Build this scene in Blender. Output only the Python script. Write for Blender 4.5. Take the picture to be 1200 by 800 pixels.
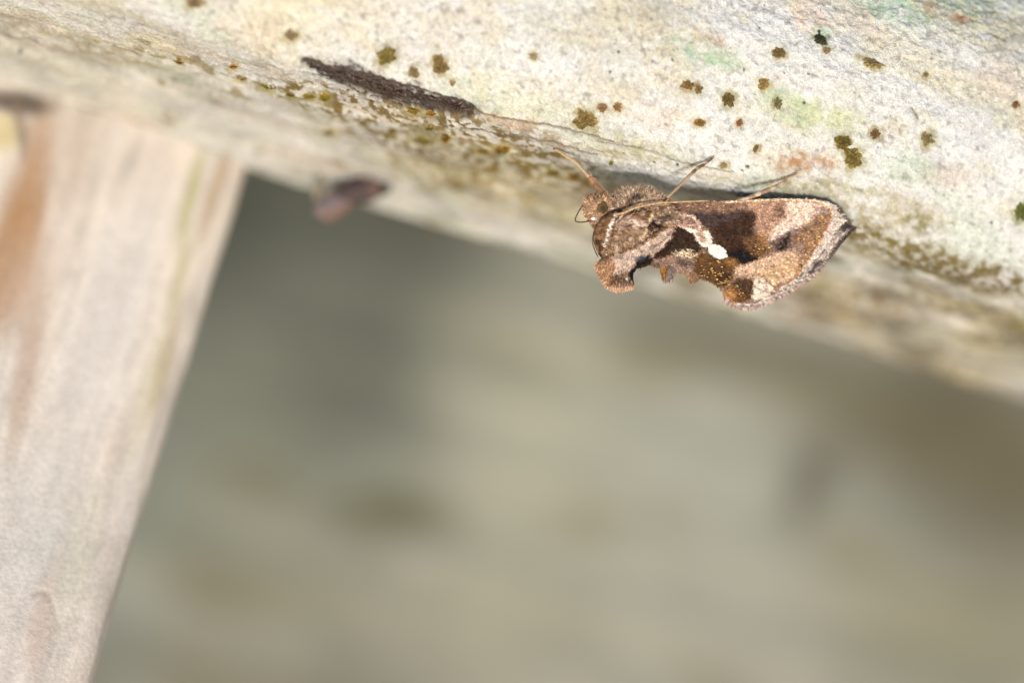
import bpy, math, random
import numpy as np
from mathutils import Matrix, Vector

# ---------------------------------------------------------------- scene, camera, light
for o in list(bpy.data.objects):
    bpy.data.objects.remove(o)
scene = bpy.context.scene
COL = scene.collection
rng = np.random.default_rng(7)
random.seed(7)

# one unit = 1 cm.  The sharp plane of the macro lens lies D away from the lens.
D = 22.2
PX = 150.0                      # photograph pixels per cm in the sharp plane
PITCH = math.radians(40.0)      # the lens looks down on rail and deck
ROLL = math.radians(16.3)       # the camera is held a little crooked
CAM_H = 25.5                    # lens above the deck
f = np.array([0, math.cos(PITCH), -math.sin(PITCH)])
u0 = np.array([0, math.sin(PITCH), math.cos(PITCH)])
r0 = np.array([1.0, 0, 0])
R_ = r0 * math.cos(ROLL) + u0 * math.sin(ROLL)
U_ = u0 * math.cos(ROLL) - r0 * math.sin(ROLL)
B_ = -f
CAM = np.array([0, -D * math.cos(PITCH), CAM_H])
F0 = CAM + f * D
FR = np.stack([R_, U_, B_], axis=1)          # frame (x right, y up, z to the lens) -> world


def w_of(c):                                 # frame coordinates -> world
    return F0 + np.asarray(c, float) @ FR.T


def V(px, py, dd):                           # a place dd cm behind the sharp plane
    k = (D + dd) / D
    return np.array([(px - 600) / PX * k, -(py - 400) / PX * k, -dd])


def to_px(c):                                # where a place is seen (used to lay marks on surfaces)
    k = D / (D - c[..., 2])
    return 600 + c[..., 0] * k * PX, 400 - c[..., 1] * k * PX


cam_d = bpy.data.cameras.new('camera')
cam = bpy.data.objects.new('camera', cam_d)
COL.objects.link(cam)
M = Matrix(((R_[0], U_[0], B_[0], CAM[0]), (R_[1], U_[1], B_[1], CAM[1]), (R_[2], U_[2], B_[2], CAM[2]), (0, 0, 0, 1)))
cam.matrix_world = M
cam_d.sensor_width = 36
cam_d.lens = 36 * D / 8.0
cam_d.clip_start = 0.5
cam_d.clip_end = 5000
cam_d.dof.use_dof = True
cam_d.dof.focus_distance = D
APERTURE = 1.12                              # cm, width of the lens opening
cam_d.dof.aperture_fstop = cam_d.lens * 1e-3 / APERTURE
cam_d.dof.aperture_blades = 0
scene.camera = cam

# the sun: behind the photographer, low, a little left
s_frame = np.array([0.03, -math.sin(math.radians(22)), math.cos(math.radians(22))])
s_frame /= np.linalg.norm(s_frame)
s_dir = FR @ s_frame
SUN_EL = math.asin(s_dir[2])
SUN_AZ = math.atan2(s_dir[0], s_dir[1])      # clockwise from +Y
world = bpy.data.worlds.new('World')
scene.world = world
world.use_nodes = True
wn = world.node_tree
sky = wn.nodes.new('ShaderNodeTexSky')
sky.sky_type = 'NISHITA'
sky.sun_disc = False
sky.sun_elevation = SUN_EL
sky.sun_rotation = SUN_AZ
wn.nodes['Background'].inputs['Strength'].default_value = 0.14
wn.links.new(sky.outputs[0], wn.nodes['Background'].inputs['Color'])
sun_d = bpy.data.lights.new('sun', 'SUN')
sun_d.energy = 3.5
sun_d.angle = math.radians(10)
sun_d.color = (1.0, 0.972, 0.925)
sun = bpy.data.objects.new('sun', sun_d)
sun.rotation_euler = Vector(s_dir).to_track_quat('Z', 'Y').to_euler()
sun.location = (0, -60, 60)
COL.objects.link(sun)
scene.view_settings.view_transform = 'Standard'
scene.view_settings.look = 'None'
scene.view_settings.exposure = 0.04
scene.view_settings.gamma = 1.0
scene.view_settings.use_curve_mapping = False


# ---------------------------------------------------------------- numeric helpers
_perm = np.random.default_rng(3).permutation(256)
_perm = np.concatenate([_perm, _perm, _perm])
_g = np.random.default_rng(4).normal(size=(256, 3))
_g /= np.linalg.norm(_g, axis=1)[:, None]


def perlin(p):
    i = np.floor(p).astype(int)
    q = p - i
    w = q * q * q * (q * (q * 6 - 15) + 10)
    i &= 255
    out = 0
    for dx in (0, 1):
        hx = _perm[i[..., 0] + dx]
        wx = w[..., 0] if dx else 1 - w[..., 0]
        for dy in (0, 1):
            hy = _perm[hx + i[..., 1] + dy]
            wy = w[..., 1] if dy else 1 - w[..., 1]
            for dz in (0, 1):
                h = _perm[hy + i[..., 2] + dz]
                wz = w[..., 2] if dz else 1 - w[..., 2]
                g = _g[h]
                out = out + wx * wy * wz * ((q[..., 0] - dx) * g[..., 0] + (q[..., 1] - dy) * g[..., 1] + (q[..., 2] - dz) * g[..., 2])
    return out * 1.6


def fbm(p, n=4, gain=0.5):
    a, t, out = 1.0, 0.0, 0
    p = np.array(p, float)
    for _ in range(n):
        out = out + a * perlin(p)
        t += a
        a *= gain
        p = p * 2.03 + 11.7
    return out / t * 1.5


def n2(x, y, sc, seed=0.0, n=3):
    return fbm(np.stack([np.asarray(x) / sc, np.asarray(y) / sc, np.full(np.shape(x), seed)], -1), n)


def sst(a, b, x):
    t = np.clip((x - a) / (b - a), 0, 1)
    return t * t * (3 - 2 * t)


def alb(r, g, b, k=1.25):                    # surface colour from an sRGB triple seen in full light
    c = np.array([r, g, b]) / 255.0
    c = np.where(c < 0.04045, c / 12.92, ((c + 0.055) / 1.055) ** 2.4)
    return c / k


def smooth_poly(pts, sub=4, closed=True):
    P = np.array(pts, float)
    n = len(P)
    out = []
    rngi = range(n) if closed else range(n - 1)
    for i in rngi:
        if closed:
            a, b, c, d = P[i - 1], P[i], P[(i + 1) % n], P[(i + 2) % n]
        else:
            a, b, c, d = P[max(i - 1, 0)], P[i], P[i + 1], P[min(i + 2, n - 1)]
        for k in range(sub):
            t = k / sub
            out.append(0.5 * ((2 * b) + (-a + c) * t + (2 * a - 5 * b + 4 * c - d) * t * t + (-a + 3 * b - 3 * c + d) * t ** 3))
    if not closed:
        out.append(P[-1])
    return np.array(out)


def seg_dist(X, Y, P, closed=True):
    """distance to a polyline, nearest point and, for closed ones, inside test"""
    X = np.asarray(X, float); Y = np.asarray(Y, float)
    best = np.full(X.shape, 1e9); nx = np.zeros(X.shape); ny = np.zeros(X.shape)
    ins = np.zeros(X.shape, bool)
    n = len(P)
    for i in range(n if closed else n - 1):
        ax, ay = P[i][:2]; bx, by = P[(i + 1) % n][:2]
        dx, dy = bx - ax, by - ay
        L = dx * dx + dy * dy + 1e-12
        t = np.clip(((X - ax) * dx + (Y - ay) * dy) / L, 0, 1)
        qx, qy = ax + t * dx, ay + t * dy
        d = (X - qx) ** 2 + (Y - qy) ** 2
        m = d < best
        best = np.where(m, d, best); nx = np.where(m, qx, nx); ny = np.where(m, qy, ny)
        if closed and ay != by:
            c = ((ay > Y) != (by > Y)) & (X < (bx - ax) * (Y - ay) / (by - ay + 1e-12) + ax)
            ins ^= c
    return np.sqrt(best), nx, ny, ins


def pmask(X, Y, pts, soft=1.5):
    d, _, _, ins = seg_dist(X, Y, np.array(pts, float))
    return sst(-soft, soft, np.where(ins, d, -d))


def lmask(X, Y, pts, w, soft=0.8):
    d, _, _, _ = seg_dist(X, Y, smooth_poly(pts, 4, False), False)
    return 1 - sst(w - soft, w + soft, d)


def emask(X, Y, cx, cy, rx, ry, ang=0, soft=0.25):
    a = math.radians(ang)
    dx, dy = X - cx, Y - cy
    q = np.hypot((dx * math.cos(a) + dy * math.sin(a)) / rx, (-dx * math.sin(a) + dy * math.cos(a)) / ry)
    return 1 - sst(1 - soft, 1 + soft, q)


def lay(c, m, col):
    m = np.asarray(m)[..., None]
    return c * (1 - m) + np.asarray(col) * m


# ---------------------------------------------------------------- materials and objects
def mat_attr(name, rough=0.8, grain=None, bump=None, spec=0.3, sheen=0.0, two=None):
    m = bpy.data.materials.new(name)
    m.use_nodes = True
    nt = m.node_tree
    b = nt.nodes['Principled BSDF']
    b.inputs['Roughness'].default_value = rough
    b.inputs['Specular IOR Level'].default_value = spec
    if sheen:
        b.inputs['Sheen Weight'].default_value = sheen
    at = nt.nodes.new('ShaderNodeVertexColor'); at.layer_name = 'Col'
    out = at.outputs['Color']
    tc = nt.nodes.new('ShaderNodeTexCoord')

    def noise(sc, det=3, rg=0.6, stretch=None):
        n = nt.nodes.new('ShaderNodeTexNoise')
        n.inputs['Scale'].default_value = sc
        n.inputs['Detail'].default_value = det
        n.inputs['Roughness'].default_value = rg
        if stretch:
            mp = nt.nodes.new('ShaderNodeMapping'); mp.inputs['Scale'].default_value = stretch
            nt.links.new(tc.outputs['Object'], mp.inputs['Vector'])
            nt.links.new(mp.outputs[0], n.inputs['Vector'])
        else:
            nt.links.new(tc.outputs['Object'], n.inputs['Vector'])
        return n
    for g in (grain or []):                   # (scale, low, high, stretch)
        n = noise(g[0], 4, 0.65, g[3] if len(g) > 3 else None)
        mr = nt.nodes.new('ShaderNodeMapRange')
        mr.inputs[1].default_value = 0.3; mr.inputs[2].default_value = 0.7
        mr.inputs[3].default_value = g[1]; mr.inputs[4].default_value = g[2]
        nt.links.new(n.outputs[0], mr.inputs[0])
        mx = nt.nodes.new('ShaderNodeVectorMath'); mx.operation = 'SCALE'
        nt.links.new(out, mx.inputs[0]); nt.links.new(mr.outputs[0], mx.inputs['Scale'])
        out = mx.outputs[0]
    nt.links.new(out, b.inputs['Base Color'])
    prev = None
    for q in (bump or []):                    # (scale, strength, distance, stretch)
        n = noise(q[0], 5, 0.6, q[3] if len(q) > 3 else None)
        bm = nt.nodes.new('ShaderNodeBump')
        bm.inputs['Strength'].default_value = q[1]; bm.inputs['Distance'].default_value = q[2]
        nt.links.new(n.outputs[0], bm.inputs['Height'])
        if prev: nt.links.new(prev.outputs[0], bm.inputs['Normal'])
        prev = bm
    if prev: nt.links.new(prev.outputs[0], b.inputs['Normal'])
    return m


def mat_flat(name, col, rough, spec=0.5, coat=0.0):
    m = bpy.data.materials.new(name)
    m.use_nodes = True
    nt = m.node_tree
    b = nt.nodes['Principled BSDF']
    n = nt.nodes.new('ShaderNodeTexNoise'); n.inputs['Scale'].default_value = 60
    r = nt.nodes.new('ShaderNodeValToRGB')
    r.color_ramp.elements[0].position = 0.3; r.color_ramp.elements[1].position = 0.7
    r.color_ramp.elements[0].color = (*[c * 0.75 for c in col], 1); r.color_ramp.elements[1].color = (*[min(1, c * 1.2) for c in col], 1)
    nt.links.new(n.outputs[0], r.inputs[0]); nt.links.new(r.outputs[0], b.inputs['Base Color'])
    b.inputs['Roughness'].default_value = rough
    b.inputs['Specular IOR Level'].default_value = spec
    b.inputs['Coat Weight'].default_value = coat
    return m


def mesh_obj(name, v, faces, mat, parent=None, col=None, smooth=True):
    """v in the parent's own coordinates; faces an (n,3) or (n,4) array or a list"""
    me = bpy.data.meshes.new(name)
    v = np.asarray(v, np.float32)
    if isinstance(faces, np.ndarray):
        k = faces.shape[1]
        me.vertices.add(len(v)); me.vertices.foreach_set('co', v.ravel())
        me.loops.add(faces.size); me.loops.foreach_set('vertex_index', faces.astype(np.int32).ravel())
        me.polygons.add(len(faces)); me.polygons.foreach_set('loop_start', np.arange(0, faces.size, k, dtype=np.int32))
        me.update(calc_edges=True)
    else:
        me.from_pydata([tuple(q) for q in v], [], [tuple(int(i) for i in q) for q in faces])
    if smooth:
        me.polygons.foreach_set('use_smooth', np.ones(len(me.polygons), bool))
    if col is not None:
        a = me.color_attributes.new('Col', 'FLOAT_COLOR', 'POINT')
        c4 = np.ones((len(v), 4), np.float32); c4[:, :3] = np.clip(col, 0.002, 0.9)
        a.data.foreach_set('color', c4.ravel())
    me.validate()
    me.materials.append(mat)
    o = bpy.data.objects.new(name, me)
    COL.objects.link(o)
    if parent is not None:
        o.parent = parent
    return o


def tag(o, label=None, cat=None, group=None, kind=None):
    if label: o['label'] = label
    if cat: o['category'] = cat
    if group: o['group'] = group
    if kind: o['kind'] = kind
    return o


def framed_empty(name, c):
    """an Empty at frame place c, turned like the frame; children use frame offsets"""
    o = bpy.data.objects.new(name, None)
    COL.objects.link(o)
    p = w_of(c)
    o.matrix_world = Matrix(((R_[0], U_[0], B_[0], p[0]), (R_[1], U_[1], B_[1], p[1]), (R_[2], U_[2], B_[2], p[2]), (0, 0, 0, 1)))
    o.empty_display_size = 0.3
    return o


def grid_faces(n, m, wrap=False):
    i = np.arange(n - 1)[:, None]; j = np.arange(m if wrap else m - 1)[None, :]
    a = i * m + j; b = i * m + (j + 1) % m
    return np.stack([a, b, b + m, a + m], -1).reshape(-1, 4)


# ---------------------------------------------------------------- the deck far below, out of focus
M_DECK = mat_attr('deck_wood', 0.85, grain=[(1.5, 0.85, 1.12, (0.6, 1.2, 1))], bump=[(3.0, 0.4, 0.04, (0.6, 1.8, 1))])
deck = bpy.data.objects.new('deck', None); COL.objects.link(deck)
tag(deck, kind='structure')


def deck_color(Pw):
    fr = (Pw - F0) @ FR
    X, Y = to_px(fr)
    x, y = Pw[:, 0], Pw[:, 1]
    c = np.tile(DECK_BASE, (len(Pw), 1))
    nz = fbm(np.stack([x / 4.2, y / 3.6, x * 0], -1), 4)
    c = c * (1 + 0.20 * nz[:, None])
    nz4 = fbm(np.stack([x / 1.9 + 7, y / 1.5, x * 0], -1), 3)
    c = c * (1 + 0.34 * nz4[:, None])
    nz2 = fbm(np.stack([x / 3.4 + 30, y / 3, x * 0], -1), 3)
    c = lay(c, 0.55 * sst(0.15, 0.6, nz2), DECK_BASE * np.array([0.74, 0.68, 0.52]))
    nz3 = fbm(np.stack([x / 4 + 60, y / 3.5 + 9, x * 0], -1), 3)
    c = lay(c, 0.5 * sst(0.15, 0.6, nz3), DECK_BASE * np.array([0.82, 0.9, 0.88]))
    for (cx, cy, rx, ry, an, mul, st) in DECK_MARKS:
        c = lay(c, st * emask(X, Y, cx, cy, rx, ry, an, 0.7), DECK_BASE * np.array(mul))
    return c


DECK_BASE = np.array([0.57, 0.50, 0.345])
DECK_MARKS = [                      # brown stains, plus broad darker and paler areas: x, y, rx, ry, angle, tint, strength
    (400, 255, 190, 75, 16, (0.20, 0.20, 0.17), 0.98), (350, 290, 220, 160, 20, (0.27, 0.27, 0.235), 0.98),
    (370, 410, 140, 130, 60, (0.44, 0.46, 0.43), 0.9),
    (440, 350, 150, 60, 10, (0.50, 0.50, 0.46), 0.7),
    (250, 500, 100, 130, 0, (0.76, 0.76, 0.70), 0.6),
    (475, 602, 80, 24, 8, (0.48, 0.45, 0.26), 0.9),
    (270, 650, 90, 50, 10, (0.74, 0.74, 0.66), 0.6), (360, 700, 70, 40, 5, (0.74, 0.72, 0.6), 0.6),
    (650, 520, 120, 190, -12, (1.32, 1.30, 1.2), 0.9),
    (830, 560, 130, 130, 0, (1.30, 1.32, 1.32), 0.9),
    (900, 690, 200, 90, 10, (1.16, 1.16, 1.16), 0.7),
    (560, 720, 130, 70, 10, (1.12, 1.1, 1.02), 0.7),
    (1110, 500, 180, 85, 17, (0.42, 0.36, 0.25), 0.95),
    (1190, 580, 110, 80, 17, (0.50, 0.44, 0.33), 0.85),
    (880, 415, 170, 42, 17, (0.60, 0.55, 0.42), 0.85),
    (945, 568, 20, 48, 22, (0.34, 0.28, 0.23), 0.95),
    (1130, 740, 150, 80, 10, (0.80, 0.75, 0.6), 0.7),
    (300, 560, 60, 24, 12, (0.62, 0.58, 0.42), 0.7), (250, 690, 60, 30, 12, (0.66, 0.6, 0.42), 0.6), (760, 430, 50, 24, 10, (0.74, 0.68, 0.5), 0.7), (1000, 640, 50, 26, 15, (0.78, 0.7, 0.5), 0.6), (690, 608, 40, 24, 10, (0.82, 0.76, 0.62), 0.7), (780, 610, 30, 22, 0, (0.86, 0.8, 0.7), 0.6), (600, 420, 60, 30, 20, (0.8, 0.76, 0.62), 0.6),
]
PLANK_Y = [(-36.4, -21.7), (-21.3, -6.6), (-6.2, 16.6), (17.0, 31.6), (32.0, 46.6)]
for (ya, yb) in PLANK_Y:
    nx_, ny_ = 300, 90
    xs = np.linspace(-45, 45, nx_); ys = np.linspace(ya, yb, ny_)
    gx, gy = np.meshgrid(xs, ys, indexing='ij')
    gz = 0.05 * fbm(np.stack([gx / 9, gy / 1.2, gx * 0 + ya], -1), 4)
    e = np.minimum(gy - ya, yb - gy)
    gz = gz - 0.25 * (1 - sst(0, 0.5, e))
    top = np.stack([gx, gy, gz], -1).reshape(-1, 3)
    border = list(range(0, ny_)) + [i * ny_ + ny_ - 1 for i in range(1, nx_)] + \
        [(nx_ - 1) * ny_ + j for j in range(ny_ - 2, -1, -1)] + [i * ny_ for i in range(nx_ - 2, 0, -1)]
    nb = len(border)
    low = top[border].copy(); low[:, 2] = -2.2
    v = np.concatenate([top, low])
    fc = [tuple(q) for q in grid_faces(nx_, ny_)]
    for k in range(nb):
        fc.append((border[k], len(top) + k, len(top) + (k + 1) % nb, border[(k + 1) % nb]))
    fc.append(tuple(len(top) + k for k in range(nb - 1, -1, -1)))
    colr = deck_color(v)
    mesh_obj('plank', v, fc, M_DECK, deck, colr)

# ---------------------------------------------------------------- the rail
KY = 0.20                                     # the rail runs away to the right
rd = np.array([math.cos(ROLL), -math.sin(ROLL), -KY]); RN = np.linalg.norm(rd); rd /= RN
bd = np.array([math.sin(ROLL), math.cos(ROLL), 0.0])
dd_ = np.array([0, 0, -1.0])
O_R = V(1000, 100, 0.0)                       # the place where the nearest line of the rail is sharp
prof = [(1.9, 2.6), (1.55, 0.95), (1.1, 0.32), (0.55, 0.07), (0.0, 0.0), (-0.5, 0.10), (-0.85, 0.25), (-1.06, 0.46),
        (-1.19, 0.92), (-1.33, 1.6), (-1.50, 2.45), (-1.66, 3.1), (-1.79, 3.65), (-1.82, 4.0), (-1.66, 4.5), (-0.6, 5.3), (0.9, 5.2), (1.75, 4.1)]
pf = smooth_poly(prof, 60, True)
sl = np.concatenate([[0], np.cumsum(np.linalg.norm(np.diff(np.vstack([pf, pf[:1]]), axis=0), axis=1))])
LTOT = sl[-1]
pfc = np.vstack([pf, pf[:1]])
# dense where the lens sees it
i_a = 1 * 60; i_b = 7 * 60; i_c = 13 * 60
ts = np.concatenate([np.linspace(sl[i_a], sl[i_b], 250, endpoint=False),
                     np.linspace(sl[i_b], sl[i_c], 170, endpoint=False),
                     np.linspace(sl[i_c], LTOT, 50, endpoint=False),
                     np.linspace(0, sl[i_a], 14, endpoint=False)])
tb = np.interp(ts, sl, pfc[:, 0]); td = np.interp(ts, sl, pfc[:, 1])
tang = np.stack([np.interp((ts + 0.03) % LTOT, sl, pfc[:, 0]) - np.interp((ts - 0.03) % LTOT, sl, pfc[:, 0]),
                 np.interp((ts + 0.03) % LTOT, sl, pfc[:, 1]) - np.interp((ts - 0.03) % LTOT, sl, pfc[:, 1])], 1)
tang /= np.linalg.norm(tang, axis=1)[:, None]
nb_, nd_ = tang[:, 1], -tang[:, 0]
if nd_[np.argmin(td)] > 0: nb_, nd_ = -nb_, -nd_
ss = np.concatenate([np.linspace(-16, -7.9, 30, endpoint=False), np.linspace(-7.9, 2.2, 830, endpoint=False), np.linspace(2.2, 14, 40)])
NS, NT = len(ss), len(ts)
S2, T2 = np.meshgrid(ss, ts, indexing='ij')
base = O_R + S2[..., None] * rd + tb[None, :, None] * bd + td[None, :, None] * dd_
nrm = nb_[None, :, None] * bd + nd_[None, :, None] * dd_ + 0 * S2[..., None]
pn = np.stack([S2, T2, 0 * S2], -1)
q3 = np.stack([S2, tb[None, :] + 0 * S2, td[None, :] + 0 * S2], -1)
disp = 0.055 * fbm(q3 * [0.42, 1.0, 1.0], 2) + 0.02 * fbm(q3 * [1.6, 3.2, 3.2] + 5, 3)
streak = fbm(q3 * [1.5, 14, 14] + 17, 3)
gran = fbm(q3 * 26 + 3, 3)
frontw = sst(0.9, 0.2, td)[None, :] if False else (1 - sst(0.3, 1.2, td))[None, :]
disp = disp + 0.008 * streak * (1 - 0.5 * frontw) + 0.011 * gran + 0.012 * fbm(q3 * [7, 10, 10] + 21, 3)
PXr, PYr = to_px(base)

# albedo of the rail
W0 = np.array([0.645, 0.638, 0.612])
c = np.tile(W0, (NS, NT, 1))
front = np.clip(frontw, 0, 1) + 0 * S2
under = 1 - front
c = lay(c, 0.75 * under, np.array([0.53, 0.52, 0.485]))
na = fbm(q3 * [0.8, 1.3, 1.3] + 40, 4); nbn = fbm(q3 * [1.1, 1.9, 1.9] + 55, 4); nc = fbm(q3 * [1.3, 2.2, 2.2] + 70, 4)
c = lay(c, 0.65 * (0.35 + 0.65 * front) * sst(-0.02, 0.45, na), np.array([0.58, 0.52, 0.36]))
c = lay(c, 0.5 * (0.3 + 0.7 * front) * sst(0.1, 0.5, fbm(q3 * [2.2, 3.6, 3.6] + 47, 3)), np.array([0.60, 0.53, 0.37]))
c = lay(c, 0.45 * sst(0.12, 0.6, nbn), np.array([0.46, 0.53, 0.41]))
c = lay(c, 0.42 * sst(0.15, 0.6, nc), np.array([0.58, 0.46, 0.37]))
LICH_LIST = [  # x, y, rx, ry, angle, colour
    (853, 117, 9, 8, 40, (0.13, 0.095, 0.02)), (806, 100, 8, 6, 10, (0.19, 0.11, 0.03)), (819, 105, 5, 6, 0, (0.18, 0.12, 0.04)),
    (820, 144, 7, 5, 10, (0.19, 0.11, 0.02)), (866, 144, 4.5, 4.5, 0, (0.22, 0.11, 0.04)), (913, 62, 9, 6.5, 5, (0.15, 0.10, 0.03)),
    (895, 99, 7, 7, 40, (0.22, 0.15, 0.04)), (911, 121, 6, 7, 0, (0.16, 0.14, 0.05)), (961, 46, 8, 6, 35, (0.035, 0.035, 0.012)), (969, 59, 5, 4, 0, (0.2, 0.14, 0.06)),
    (1022, 74, 13, 6, 22, (0.20, 0.15, 0.05)), (988, 168, 10, 9, 20, (0.13, 0.095, 0.015)), (1000, 185, 11, 13, -20, (0.14, 0.105, 0.02)),
    (1026, 157, 6.5, 6, 0, (0.15, 0.09, 0.03)), (1087, 163, 8, 8, 0, (0.2, 0.16, 0.06)), (1198, 249, 9, 13, 0, (0.10, 0.11, 0.02)),
    (1190, 123, 5, 4, 0, (0.2, 0.1, 0.04)), (1085, 88, 4, 4, 0, (0.25, 0.2, 0.09)), (706, 126, 6, 6, 0, (0.21, 0.13, 0.05)), (724, 125, 5, 6, 0, (0.22, 0.13, 0.05)), (686, 140, 13, 11, 0, (0.17, 0.12, 0.03)),
    (516, 77, 9, 12, -15, (0.16, 0.11, 0.03)), (453, 65, 11, 11, 30, (0.16, 0.12, 0.025)), (485, 85, 7, 7, 0, (0.19, 0.14, 0.05)), (341, 41, 8, 6, 0, (0.19, 0.14, 0.06)), (228, 3, 11, 7, 0, (0.2, 0.14, 0.06)),
    (625, 66, 5, 5, 0, (0.3, 0.24, 0.11)), (530, 97, 4, 4, 0, (0.26, 0.2, 0.09)), (886, 174, 3.5, 5, 20, (0.16, 0.1, 0.03)), (848, 194, 5, 4, 0, (0.26, 0.2, 0.08)),
    (380, 114, 7, 4.5, 10, (0.19, 0.13, 0.01)), (362, 113, 8, 3, 5, (0.17, 0.12, 0.01)), (340, 112, 7, 2.5, 10, (0.17, 0.13, 0.015)), (484, 129, 9, 4, 10, (0.20, 0.13, 0.02)), (505, 133, 6, 3.5, 0, (0.22, 0.12, 0.015)),
    (522, 162, 6, 6, 0, (0.2, 0.12, 0.01)), (494, 166, 12, 5, 10, (0.16, 0.12, 0.02)), (503, 150, 5, 3.5, 0, (0.17, 0.12, 0.015)), (460, 154, 5, 3, 10, (0.17, 0.12, 0.015)), (385, 156, 9, 3.5, 5, (0.2, 0.16, 0.06)),
    (588, 176, 10, 5, 0, (0.22, 0.13, 0.015)), (566, 178, 8, 4, 10, (0.2, 0.13, 0.02)), (210, 72, 6, 3.5, 10, (0.25, 0.15, 0.04)), (273, 78, 5, 3, 0, (0.3, 0.16, 0.04)), (282, 91, 7, 3, 15, (0.26, 0.18, 0.06)), (315, 102, 11, 2.5, 10, (0.17, 0.13, 0.01)),
    (672, 208, 9, 5, 0, (0.24, 0.15, 0.03)), (648, 203, 9, 5, 0, (0.2, 0.15, 0.03)), (716, 191, 3, 3, 0, (0.16, 0.16, 0.03)),
]
PATCH = [  # stains and growth on the wood: x, y, rx, ry, angle, colour, strength
    (745, 175, 60, 16, 12, (0.42, 0.40, 0.24), 0.7), (700, 40, 80, 25, 10, (0.50, 0.47, 0.37), 0.5), (770, 15, 40, 14, 15, (0.34, 0.30, 0.2), 0.5),
    (830, 65, 40, 16, 20, (0.40, 0.50, 0.36), 0.8), (930, 130, 40, 16, 25, (0.44, 0.52, 0.32), 0.7), (975, 135, 40, 14, 20, (0.52, 0.54, 0.32), 0.7),
    (1080, 10, 70, 22, 0, (0.42, 0.55, 0.40), 0.8), (1150, 25, 60, 30, 10, (0.56, 0.53, 0.34), 0.6), (1100, 18, 30, 8, 20, (0.44, 0.32, 0.22), 0.7),
    (1130, 24, 9, 4, 10, (0.36, 0.18, 0.09), 0.7), (950, 20, 22, 16, 30, (0.62, 0.42, 0.3), 0.4), (1010, 25, 30, 12, 20, (0.62, 0.44, 0.33), 0.3),
    (932, 188, 18, 11, -5, (0.40, 0.22, 0.11), 0.85), (967, 190, 16, 9, 20, (0.42, 0.23, 0.09), 0.85), (915, 178, 6, 3, 0, (0.5, 0.24, 0.13), 0.8),
    (945, 223, 45, 16, 5, (0.33, 0.30, 0.17), 0.75), (1050, 240, 60, 14, 20, (0.40, 0.36, 0.2), 0.6), (1020, 258, 60, 12, 18, (0.36, 0.31, 0.18), 0.7),
    (1075, 255, 20, 8, 30, (0.22, 0.2, 0.08), 0.7), (1110, 205, 30, 14, 15, (0.58, 0.45, 0.38), 0.5), (1130, 160, 50, 40, 0, (0.56, 0.56, 0.57), 0.6),
    (1060, 195, 30, 14, 0, (0.42, 0.52, 0.38), 0.5), (961, 38, 10, 9, 0, (0.40, 0.55, 0.42), 0.7), (840, 48, 9, 7, 0, (0.35, 0.22, 0.16), 0.6), (820, 45, 10, 14, 0, (0.56, 0.45, 0.32), 0.6),
    (590, 150, 70, 9, 15, (0.45, 0.38, 0.30), 0.6), (600, 142, 30, 5, 10, (0.5, 0.3, 0.18), 0.5), (620, 160, 40, 5, 14, (0.36, 0.30, 0.22), 0.6),
    (105, 55, 90, 9, 17, (0.36, 0.31, 0.19), 0.75), (60, 30, 80, 6, 14, (0.45, 0.39, 0.28), 0.5), (180, 55, 40, 7, 15, (0.46, 0.42, 0.25), 0.5),
    (40, 66, 70, 12, 15, (0.48, 0.46, 0.36), 0.5), (560, 190, 70, 18, 12, (0.40, 0.35, 0.2), 0.5), (700, 240, 60, 12, 14, (0.42, 0.38, 0.26), 0.5),
    (450, 20, 120, 40, 10, (0.62, 0.56, 0.46), 0.35), (590, 105, 60, 22, 14, (0.57, 0.54, 0.38), 0.6), (330, 8, 60, 25, 0, (0.62, 0.57, 0.42), 0.4),
    (500, 60, 40, 40, 0, (0.64, 0.61, 0.58), 0.6), (640, 95, 50, 30, 0, (0.66, 0.65, 0.63), 0.6),
    (1055, 292, 90, 16, 16, (0.17, 0.13, 0.03), 0.98), (1140, 318, 70, 17, 16, (0.15, 0.11, 0.03), 0.98), (1010, 358, 80, 20, 12, (0.20, 0.14, 0.07), 0.9), (1185, 398, 60, 22, 10, (0.16, 0.12, 0.025), 0.95), (1120, 432, 60, 14, 16, (0.3, 0.25, 0.14), 0.8), (830, 320, 70, 12, 16, (0.3, 0.26, 0.16), 0.6), (720, 270, 60, 12, 16, (0.32, 0.27, 0.16), 0.6), (600, 225, 90, 16, 16, (0.36, 0.31, 0.18), 0.7), (500, 200, 70, 14, 14, (0.36, 0.32, 0.2), 0.6),
    (1110, 365, 60, 14, 10, (0.44, 0.40, 0.33), 0.6), (940, 326, 70, 12, 14, (0.26, 0.21, 0.11), 0.8), (1085, 346, 60, 9, 12, (0.24, 0.19, 0.1), 0.8), (980, 375, 50, 12, 12, (0.24, 0.17, 0.09), 0.8), (1160, 365, 60, 10, 12, (0.24, 0.19, 0.08), 0.8), (1060, 408, 60, 12, 14, (0.28, 0.22, 0.12), 0.7), (1100, 395, 70, 10, 16, (0.5, 0.45, 0.32), 0.5),
]
nwx = 9 * fbm(q3 * 3 + 90, 3); nwy = 9 * fbm(q3 * 3 + 120, 3)
brkn = fbm(q3 * 11 + 77, 3)
for (cx, cy, rx, ry, an, cl, st) in PATCH:
    m = emask(PXr + nwx, PYr + nwy, cx, cy, rx * 1.1, ry * 1.15, an, 0.45)
    brk = (0.35 + 0.85 * np.clip(0.5 + 1.6 * brkn, 0, 1)) if st > 0.55 else 1
    c = lay(c, np.clip(m * st * brk, 0, 1), np.array(cl))
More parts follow.
